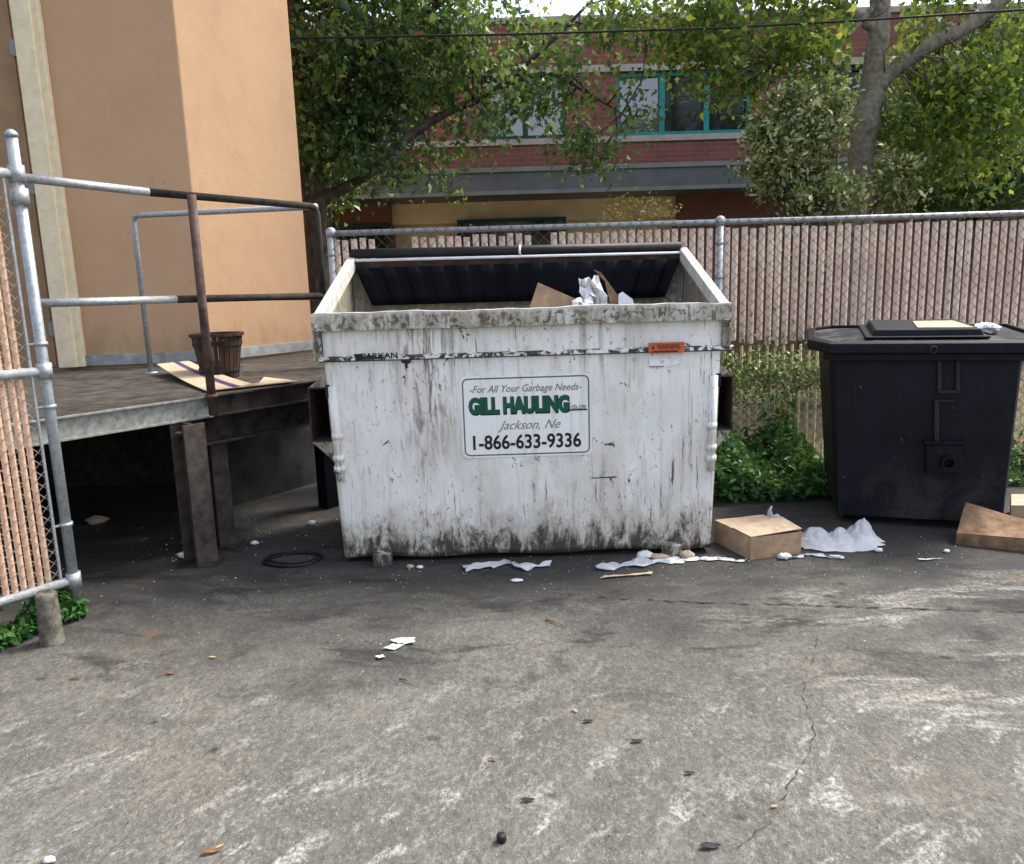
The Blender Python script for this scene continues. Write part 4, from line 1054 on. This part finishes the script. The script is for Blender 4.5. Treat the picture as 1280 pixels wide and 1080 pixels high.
# bucket on the dock
q = g(276, 472, DZ); BKT = thing('wooden_bucket', 'dark brown slatted wooden bucket standing on the loading dock', 'bucket', (q.x, q.y, DZ))
q.z = DZ
b = MB(); n = 26; h = .30; r0, r1 = .122, .168
for k_ in range(n):
    a1 = 2*math.pi*k_/n+.015; a2 = 2*math.pi*(k_+1)/n-.015; 
    P = []
    for (rr_, zz) in ((r0, .004), (r1, h)):
        for th in (0, -.01): P.append([(q.x+(rr_+th)*math.cos(a), q.y+(rr_+th)*math.sin(a), DZ+zz) for a in (a1, a2)])
    b.hexa([P[0][0], P[0][1], P[1][1], P[1][0], P[2][0], P[2][1], P[3][1], P[3][0]])
b.lathe([(0, .02), (r0-.01, .02)], (q.x, q.y, DZ), 20)
b.build('staves', M['wood'], BKT)
for zz in (.06, .235):
    b = MB(); rr_ = r0+(r1-r0)*zz/h
    b.lathe([(rr_+.001, zz-.012), (rr_+.004, zz-.012), (rr_+.007, zz+.012), (rr_+.002, zz+.012)], (q.x, q.y, DZ), 26); b.build('hoop', M['steel_d'], BKT)
b = MB(); b.lathe([(r1-.012, h-.012), (r1+.012, h-.012), (r1+.012, h+.008), (r1-.012, h+.008), (r1-.012, h-.012)], (q.x, q.y, DZ), 26); b.build('rim', M['wood'], BKT)
b = MB(); b.lathe([(0, h-.04), (r1-.015, h-.045)], (q.x, q.y, DZ), 20); b.build('soil', M['deck'], BKT)
# cardboard flap lying on the deck
b = MB()
A1 = g(196, 456, DZ+.075); A2 = g(236, 452, DZ+.075); B1 = g(258, 489, DZ+.012); B2 = g(322, 482, DZ+.012); 
def cf(u, v):
    p = A1.lerp(A2, u); q_ = B1.lerp(B2, u); m_ = p.lerp(q_, v); m_.z = DZ+.014+.065*(1-v)**1.8; return m_
b.grid(cf, 8, 10); o1 = b
C1 = B1.copy(); C2 = B2.copy(); D1 = g(372, 477, DZ+.012); D2 = g(330, 472, DZ+.012)
b.grid(lambda u, v: C1.lerp(C2, v).lerp(D1.lerp(D2, v), u)+Vector((0, 0, .003)), 6, 3)
o = b.build('cardboard_sheet', M['card_l'], None, solid=.005); tag(o, 'folded tan cardboard with purple stripe lying on the dock by the bucket', 'cardboard'); 
b = MB(); b.grid(lambda u, v: Vector(cf(.52+.16*u, v))+Vector((0, 0, .0045)), 2, 10); s2 = b.build('printed_stripe', M['purple_ink'])
piv = B1.copy(); origin(o, piv); s2.parent = o; s2.data.transform(Matrix.Translation(-piv))

# ================================================================== BRICK BUILDING BEHIND
BY = 14.0
def bz(x, y, Y=BY): p = at(x, y, Y); return p.x, p.z
brick = thing('brick_building', 'two storey red brick building with grey canopy beyond the fence', 'building', (1.5, BY, 0))
zc0 = 2.93; zc1 = 3.32; zs = 3.90; zl = 4.93; zp = 5.72; Xa, Xb = -11, 16
wins = [(-2.9, -1.35), (-.35, 1.08), (1.93, 4.20), (5.2, 7.2), (8.4, 10.4)]
b = MB()
b.box(Xa, Xb, BY, BY+7, zc1-.1, zs)                       # below sills
xs = [Xa]+[q for w_ in wins for q in w_]+[Xb]
for i in range(0, len(xs), 2): b.box(xs[i], xs[i+1], BY, BY+7, zs+.001, zl-.001)
b.box(Xa, Xb, BY, BY+7, zl, zp)
b.build('wall', M['brick'], brick)
b = MB(); b.box(Xa, Xb, BY+.6, BY+6.9, 0, zc1-.11); b.box(Xa, Xb, BY+.3, BY+.59, zc0-.35, zc1-.11); b.build('ground_floor_wall', M['beige'], brick)
b = MB(); b.box(-7, -2.0, BY+.15, BY+.59, 0, zc0); b.box(3.0, Xb, BY+.15, BY+.59, 0, zc0); b.build('brick_infill', M['brick_d'], brick)
b = MB(); b.box(Xa, Xb, BY-.9, BY+.5, zc0+.0, zc1); b.build('canopy', M['fascia'], brick)
b = MB(); b.box(Xa, Xb, BY-.93, BY-.9, zc1-.06, zc1+.01); b.box(Xa, Xb, BY-.93, BY-.9, zc0-.02, zc0+.04); b.build('drip_edge', M['fascia_l'], brick)
b = MB(); b.box(Xa, Xb, BY-.05, BY+.02, zl, zl+.11); b.box(Xa, Xb, BY-.04, BY+.02, zs-.09, zs+.005)
b.build('stone_band', M['lintel'], brick)
b = MB(); b.box(Xa, Xb, BY-.05, BY+.3, zp, zp+.09); b.build('parapet_cap', M['lintel'], brick)
for wi, (xa, xb) in enumerate(wins):
    b = MB(); n = 3 if wi == 2 else 2
    for i in range(n+1):
        x = xa+(xb-xa)*i/n; b.box(x-(.03 if 0 < i < n else 0), x+.06, BY+.05, BY+.12, zs+.01, zl-.01) if i < n else b.box(x-.06, x, BY+.05, BY+.12, zs+.01, zl-.01)
    b.box(xa+.061, xb-.061, BY+.051, BY+.118, zs+.01, zs+.07); b.box(xa+.061, xb-.061, BY+.051, BY+.118, zl-.07, zl-.01)
    fr_ = b.build('window', M['teal'] if wi == 2 else M['teal_d'], brick)
    for i in range(n):
        b = MB(); b.box(xa+(xb-xa)*i/n+.01, xa+(xb-xa)*(i+1)/n-.001, BY+.125, BY+.135, zs+.01, zl-.01); b.build('pane', M['glass_d'] if (wi, i) in ((2, 2), (2, 1), (3, 0)) else M['glass'], fr_)
for (xa, xb, za, zb_) in ((-3.4, -2.05, .9, 2.60), (-.85, 1.05, .9, 2.62)):
    b = MB(); b.box(xa, xb, BY-.0+.08, BY+.14, zb_-.06, zb_); b.box(xa, xa+.06, BY+.08, BY+.14, za, zb_-.061); b.box(xb-.06, xb, BY+.08, BY+.14, za, zb_-.061)
    fr_ = b.build('window', M['teal_d'], brick); b = MB(); b.box(xa+.06, xb-.06, BY+.10, BY+.12, za, zb_-.06); b.build('pane', M['glass_d'], fr_)

# ================================================================== TREES AND SHRUBS
def leaf_cloud(name, pts, size, mat, parent=None, lobed=True, droop=.5, seed=0):
    """pts: (N,3) leaf centres; one small lobed blade at each"""
    rg = np.random.default_rng(seed); N = len(pts)
    if lobed:
        sh = np.array([(0, -.5), (.20, -.40), (.27, -.15), (.40, .02), (.20, .18), (0, .66), (-.20, .18), (-.40, .02), (-.27, -.15), (-.20, -.40)])
    else:
        sh = np.array([(0, -.5), (.22, -.1), (.18, .25), (0, .55), (-.18, .25), (-.22, -.1)])
    k = len(sh)
    th = rg.uniform(0, 2*np.pi, N); ph = rg.normal(0, .65, N)-droop; ro = rg.uniform(-.9, .9, N)
    # leaf axes
    ax = np.stack([np.cos(th)*np.cos(ph), np.sin(th)*np.cos(ph), np.sin(ph)], 1)
    rnd = rg.normal(size=(N, 3)); rnd[:, 2] += 1.2
    sd_ = np.cross(ax, rnd); sd_ /= np.linalg.norm(sd_, axis=1)[:, None]+1e-9
    nn = np.cross(sd_, ax)
    s = size*rg.uniform(.5, 1.35, N)
    V = (pts[:, None, :] + sd_[:, None, :]*(sh[None, :, 0, None]*s[:, None, None]) + ax[:, None, :]*(sh[None, :, 1, None]*s[:, None, None])
         + nn[:, None, :]*(np.abs(sh[None, :, 0, None])*.35*s[:, None, None]) - nn[:, None, :]*(sh[None, :, 1, None]**2*.35*s[:, None, None]))
    V = V.reshape(-1, 3)
    me = bpy.data.meshes.new(name); me.vertices.add(len(V)); me.vertices.foreach_set('co', V.ravel())
    me.loops.add(N*k); me.loops.foreach_set('vertex_index', np.arange(N*k)); me.polygons.add(N)
    me.polygons.foreach_set('loop_start', np.arange(0, N*k, k)); me.polygons.foreach_set('loop_total', np.full(N, k))
    me.materials.append(mat); me.update(calc_edges=True); me.validate()
    o = bpy.data.objects.new(name, me); COL.objects.link(o)
    if parent: o.parent = parent; me.transform(parent.matrix_basis.inverted())
    return o
def clumps(blobs, seed=0, sig=.17):
    """blobs: (centre, (rx,ry,rz), number of clumps, leaves per clump) -> leaf centres, clump centres"""
    rg = np.random.default_rng(seed); out = []; cs = []
    for (c, r, nc, nl) in blobs:
        c = np.array(c); r = np.array(r)
        for _ in range(nc):
            d = rg.normal(size=3); d /= np.linalg.norm(d); p = c+d*r*rg.uniform(.25, 1)**.6
            cs.append(p)
            sg = sig*rg.uniform(.6, 1.3)
            q_ = rg.normal(size=(int(nl*rg.uniform(.6, 1.3)), 3))*np.array([sg, sg, sg*.75]); out.append(p+q_)
    return np.concatenate(out), cs
def pb(x, y, Y, rx, rz, nc, nl, ry=.8):
    p = at(x, y, Y); s_ = Y/FPX; return ((p.x, p.y, p.z), (rx*s_, ry, rz*s_), nc, nl)
def branches(b, root_pts, cs, frac, seed, r0=.012):
    rs = random.Random(seed)
    for p in cs:
        if rs.random() > frac: continue
        p = Vector(p); q_ = min(root_pts, key=lambda t: (Vector(t)-p).length+rs.uniform(0, .4)); q_ = Vector(q_)
        m_ = q_.lerp(p, .5)+Vector((rs.uniform(-.1, .1), rs.uniform(-.1, .1), rs.uniform(0, .12)))
        b.tube([q_, m_, p], [r0, r0*.7, r0*.3], 5)
def limb(b, pts, rs_, seed=0, n=10):
    # smooth a path given by points into many segments
    P = [Vector(p) for p in pts]; out = []; rr_ = []
    rg = random.Random(seed)
    for i in range(len(P)-1):
        p0 = P[max(0, i-1)]; p1 = P[i]; p2 = P[i+1]; p3 = P[min(len(P)-1, i+2)]
        for t in [k_/6 for k_ in range(6)]:
            q_ = .5*((2*p1)+(p2-p0)*t+(2*p0-5*p1+4*p2-p3)*t*t+(3*p1-p0-3*p2+p3)*t**3)
            out.append(q_+Vector((rg.uniform(-1, 1), rg.uniform(-1, 1), 0))*rs_[i]*.06); rr_.append((rs_[i]+(rs_[i+1]-rs_[i])*t)*rg.uniform(.95, 1.06))
    out.append(P[-1]); rr_.append(rs_[-1]); b.tube(out, rr_, n); return out

# left tree
t1 = thing('maple_tree', 'dark green leafy tree rising behind the tan building, its crown over the fence', 'tree', (-2.30, 9.0, 0))
b = MB(); a0 = at(393, 250, 9.0)
main = limb(b, [(a0.x-.02, 9, 0), (a0.x, 9.0, 1.4), a0, at(383, 150, 9.0), at(365, 0, 9.0), at(350, -200, 9.1)], [.16, .14, .13, .12, .10, .06], 1)
br1 = limb(b, [a0, at(425, 238, 9.0), at(470, 210, 8.95), at(510, 172, 8.9), at(560, 140, 8.9), at(610, 118, 8.9), at(680, 60, 8.8), at(740, 0, 8.8)], [.075, .065, .055, .05, .042, .036, .025, .012], 2, 8)
br2 = limb(b, [at(383, 160, 9.0), at(440, 90, 8.9), at(520, 30, 8.9), at(600, -40, 8.8)], [.06, .05, .035, .02], 3, 8)
br3 = limb(b, [at(610, 118, 8.9), at(680, 92, 8.8), at(740, 120, 8.7), at(790, 150, 8.7)], [.03, .022, .015, .008], 4, 6)
bl1 = [pb(430, 95, 9, 75, 100, 105, 70), pb(520, 60, 9, 100, 80, 80, 62), pb(420, 200, 9.1, 52, 32, 30, 50), pb(640, 50, 8.8, 85, 42, 26, 42),
       pb(505, 205, 9.0, 52, 32, 13, 34, .4), pb(560, 232, 8.9, 32, 8, 5, 20, .3), pb(640, 130, 8.8, 55, 30, 15, 34, .5), pb(690, 110, 8.7, 48, 40, 17, 32, .4), pb(590, 170, 8.8, 40, 22, 9, 30, .4), pb(745, 185, 8.6, 38, 30, 15, 34, .4), pb(790, 130, 8.6, 25, 30, 6, 24, .3),
       pb(760, 50, 8.8, 60, 40, 12, 34, .5), pb(500, -90, 9, 160, 80, 60, 55), pb(400, -60, 9.2, 90, 90, 45, 60)]
pts, cs = clumps(bl1, 11, .15)
branches(b, [*main[8:], *br1, *br2, *br3], cs, .35, 5)
b.build('trunk', M['bark_d'], t1, smooth=True)
leaf_cloud('crown', pts, .070, M['leaf_a'], t1, seed=1)
# right tree
def trunk_clear(p):
    # the lower stem stands free of leaves on the side of the yard
    z = p[:, 2]; xc = np.interp(z, [0, 2.2, 3.2, 4.3], [3.93, 3.93, 3.96, 4.05]); return (np.abs(p[:, 0]*9/p[:, 1]-xc) < .24) & (p[:, 1] < 9.1) & (z < 4.6)
t2 = thing('maple_tree', 'tall maple with bare grey trunk and bright yellow green leaves beyond the fence', 'tree', (3.93, 9.0, 0))
b = MB()
trunk = limb(b, [at(1073, 420, 9)*1.0, at(1073, 265, 9), at(1077, 190, 9), at(1084, 140, 9), at(1092, 95, 9), at(1099, 30, 9), at(1102, -80, 9), at(1100, -250, 9)], [.17, .145, .14, .15, .125, .105, .09, .07], 7, 14)
b.v = b.v; lw = at(1073, 420, 9); b.tube([(lw.x, lw.y, 0), (lw.x, lw.y, lw.z)], [.21, .17], 14)
r1_ = limb(b, [at(1088, 118, 9), at(1120, 85, 8.95), at(1165, 55, 8.9), at(1215, 30, 8.85), at(1262, -8, 8.8), at(1330, -80, 8.7)], [.09, .085, .08, .075, .065, .04], 8, 10)
r2_ = limb(b, [at(1097, 40, 9), at(1010, -20, 8.8), at(900, -60, 8.7)], [.06, .045, .02], 9, 8)
r3_ = limb(b, [at(1099, 0, 9), at(1040, 60, 8.7), at(960, 80, 8.5)], [.035, .025, .01], 10, 6)
bl2 = [pb(930, 45, 8.6, 95, 46, 44, 42, .6), pb(1010, 75, 8.6, 70, 52, 34, 42, .6), pb(830, 30, 8.6, 80, 34, 24, 36, .5), pb(1190, 170, 8.6, 95, 62, 72, 46, .6), pb(1230, 90, 8.7, 80, 60, 50, 46, .6),
       pb(1160, 100, 9.4, 80, 60, 30, 42, .4), pb(1000, -60, 8.9, 200, 60, 80, 60), pb(1250, -60, 8.9, 120, 80, 50, 50), pb(900, 95, 8.5, 55, 26, 12, 28, .4), pb(1120, 50, 8.5, 60, 40, 14, 36, .4)]
pts, cs = clumps(bl2, 12, .15)
branches(b, [*trunk[24:], *r1_, *r2_, *r3_], cs, .3, 6)
b.build('trunk', M['bark'], t2, smooth=True)
pts = pts[~trunk_clear(pts)]
A_, B_ = np.array(at(1088, 118, 9)), np.array(at(1262, -8, 8.8)); t_ = np.clip(((pts-A_)@(B_-A_))/((B_-A_)@(B_-A_)), 0, 1); dd = pts-(A_+t_[:, None]*(B_-A_))
pts = pts[~((np.hypot(dd[:, 0], dd[:, 2]) < .13) & (pts[:, 1] < 9.0))]
leaf_cloud('crown', pts, .072, M['leaf_b'], t2, seed=2)
# big glossy shrub by the trunk
def bush(name, label, Y, blobs, size, mat, seed, sig=.09, lobed=False, stemc=None):
    c = stemc; r = thing(name, label, 'shrub', (c[0], Y, 0))
    pts, cs = clumps(blobs, seed, sig)
    b = MB(); branches(b, [(c[0]+.05*i, Y, .3+.35*i) for i in range(4)], cs, .25, seed, .014)
    b.tube([(c[0], Y, 0), (c[0]+.15, Y, 1.4)], [.05, .03], 8)
    b.build('stem', M['bark_d'], r)
    leaf_cloud('foliage', pts, size, mat, r, lobed=lobed, droop=.1, seed=seed); return r
X_ = at(1000, 200, 8.2).x
bush('glossy_shrub', 'large rounded shrub with glossy pale leaves left of the grey trunk', 8.2, [pb(1000, 150, 8.2, 60, 48, 70, 62, .4), pb(985, 195, 8.2, 55, 50, 70, 62, .4), pb(1020, 245, 8.2, 52, 34, 44, 60, .4), pb(1060, 190, 8.0, 30, 50, 0, 40, .3), pb(1120, 225, 8.4, 32, 40, 22, 50, .3), pb(1000, 310, 8.2, 60, 50, 20, 50, .4)], .064, M['leaf_c'], 31, .085, stemc=(X_, 0))
bush('dark_hedge', 'dark shaded hedge right of the grey trunk behind the fence', 9.9, [pb(1200, 235, 9.9, 110, 40, 60, 60, .5), pb(1290, 200, 9.9, 70, 60, 40, 60, .5), pb(1150, 150, 10.2, 90, 80, 55, 60, .5), pb(1270, 90, 10.2, 90, 90, 50, 60, .5)], .09, M['leaf_a'], 32, .12, stemc=(5.4, 0))
bush('yellowing_shrub', 'thin shrub with yellow and red leaves peeking over the fence', 7.4, [pb(800, 262, 7.4, 42, 20, 18, 18, .25), pb(770, 275, 7.4, 25, 14, 8, 16, .2), pb(810, 300, 7.4, 40, 20, 12, 20, .3)], .045, M['leaf_y'], 33, .06, stemc=(at(795, 280, 7.4).x, 0))
bush('leafy_shrub', 'green shrub behind the fence left end below the dark tree', 10.6, [pb(400, 170, 10.8, 60, 90, 40, 60, .4), pb(330, 250, 10.8, 60, 90, 10, 60, .4)], .11, M['leaf_a'], 34, .16, stemc=(at(400, 250, 10.6).x, 0))
# weeds by the fence, on the near side
rg = np.random.default_rng(5)
def weeds(regions, seed):
    rg = np.random.default_rng(seed); P = []
    for (x0, x1, y0, y1, h, n_) in regions:
        x = rg.uniform(x0, x1, n_); y = rg.uniform(y0, y1, n_); 
        hh = h*(.55+.45*np.sin(x*7+1)*np.sin(x*3.1))*np.clip((y-y0)/(y1-y0)+.35, 0, 1)
        z = rg.uniform(0, 1, n_)**.8*hh+.01; P.append(np.stack([x, y, z], 1))
    return np.concatenate(P)
pts = weeds([(1.25, 2.35, 5.10, 5.95, .66, 7500), (2.9, 4.6, 5.3, 5.95, .45, 3500), (1.3, 2.3, 5.75, 5.98, .85, 1500), (1.4, 2.2, 5.8, 5.98, 1.15, 900)], 8)
tag(leaf_cloud('weeds', pts, .055, M['grass'], None, lobed=False, droop=-.3, seed=4), 'low green weeds growing along the foot of the slatted fence', 'weeds', kind='stuff')
rq = np.random.default_rng(9); tt = rq.uniform(-.04, .9, 2400); oo = rq.uniform(-.14, .05, 2400)*np.clip(.3+tt*2, 0, 1)
pts = np.stack([G0.x+GD.x*tt+GN.x*oo, G0.y+GD.y*tt+GN.y*oo, rq.uniform(0, 1, 2400)**.8*.20*(.6+.4*np.sin(tt*17))+.01], 1)
tag(leaf_cloud('weeds', pts, .045, M['grass'], None, lobed=False, droop=-.3, seed=6), 'green weeds on the ground below the left gate', 'weeds', kind='stuff')
# creeper hanging in the broken band of slats (behind the mesh)
xx = rg.uniform(1.45, 2.6, 4200); zz = rg.normal(.71, .10, 4200); yy = rg.uniform(FY+.03, FY+.22, 4200)
tag(leaf_cloud('creeper', np.stack([xx, yy, zz], 1), .035, M['leaf_c'], None, lobed=False, seed=7), 'olive creeper showing through the broken slats of the fence', 'creeper', kind='stuff')
xx = rg.normal(1.85, .25, 500); zz = rg.normal(.78, .2, 500)
tag(leaf_cloud('creeper', np.stack([xx, np.full(500, FY-.05), zz], 1), .04, M['grass'], None, lobed=False, seed=8), 'dark green creeper climbing the near face of the fence', 'creeper', kind='stuff')

# power line
pw = [(250, 50), (400, 47), (640, 43), (900, 35), (1100, 24), (1280, 12), (1450, -2)]
b = MB(); b.tube([at(x, y, 8.0) for x, y in pw], .011, 8)
P = [at(x, y, 8.0+.0*i) for i, (x, y) in enumerate(pw)]
o = b.build('power_line', M['black'], smooth=True); origin(o, P[3]); tag(o, 'thin black power line crossing in front of the trees', 'cable')
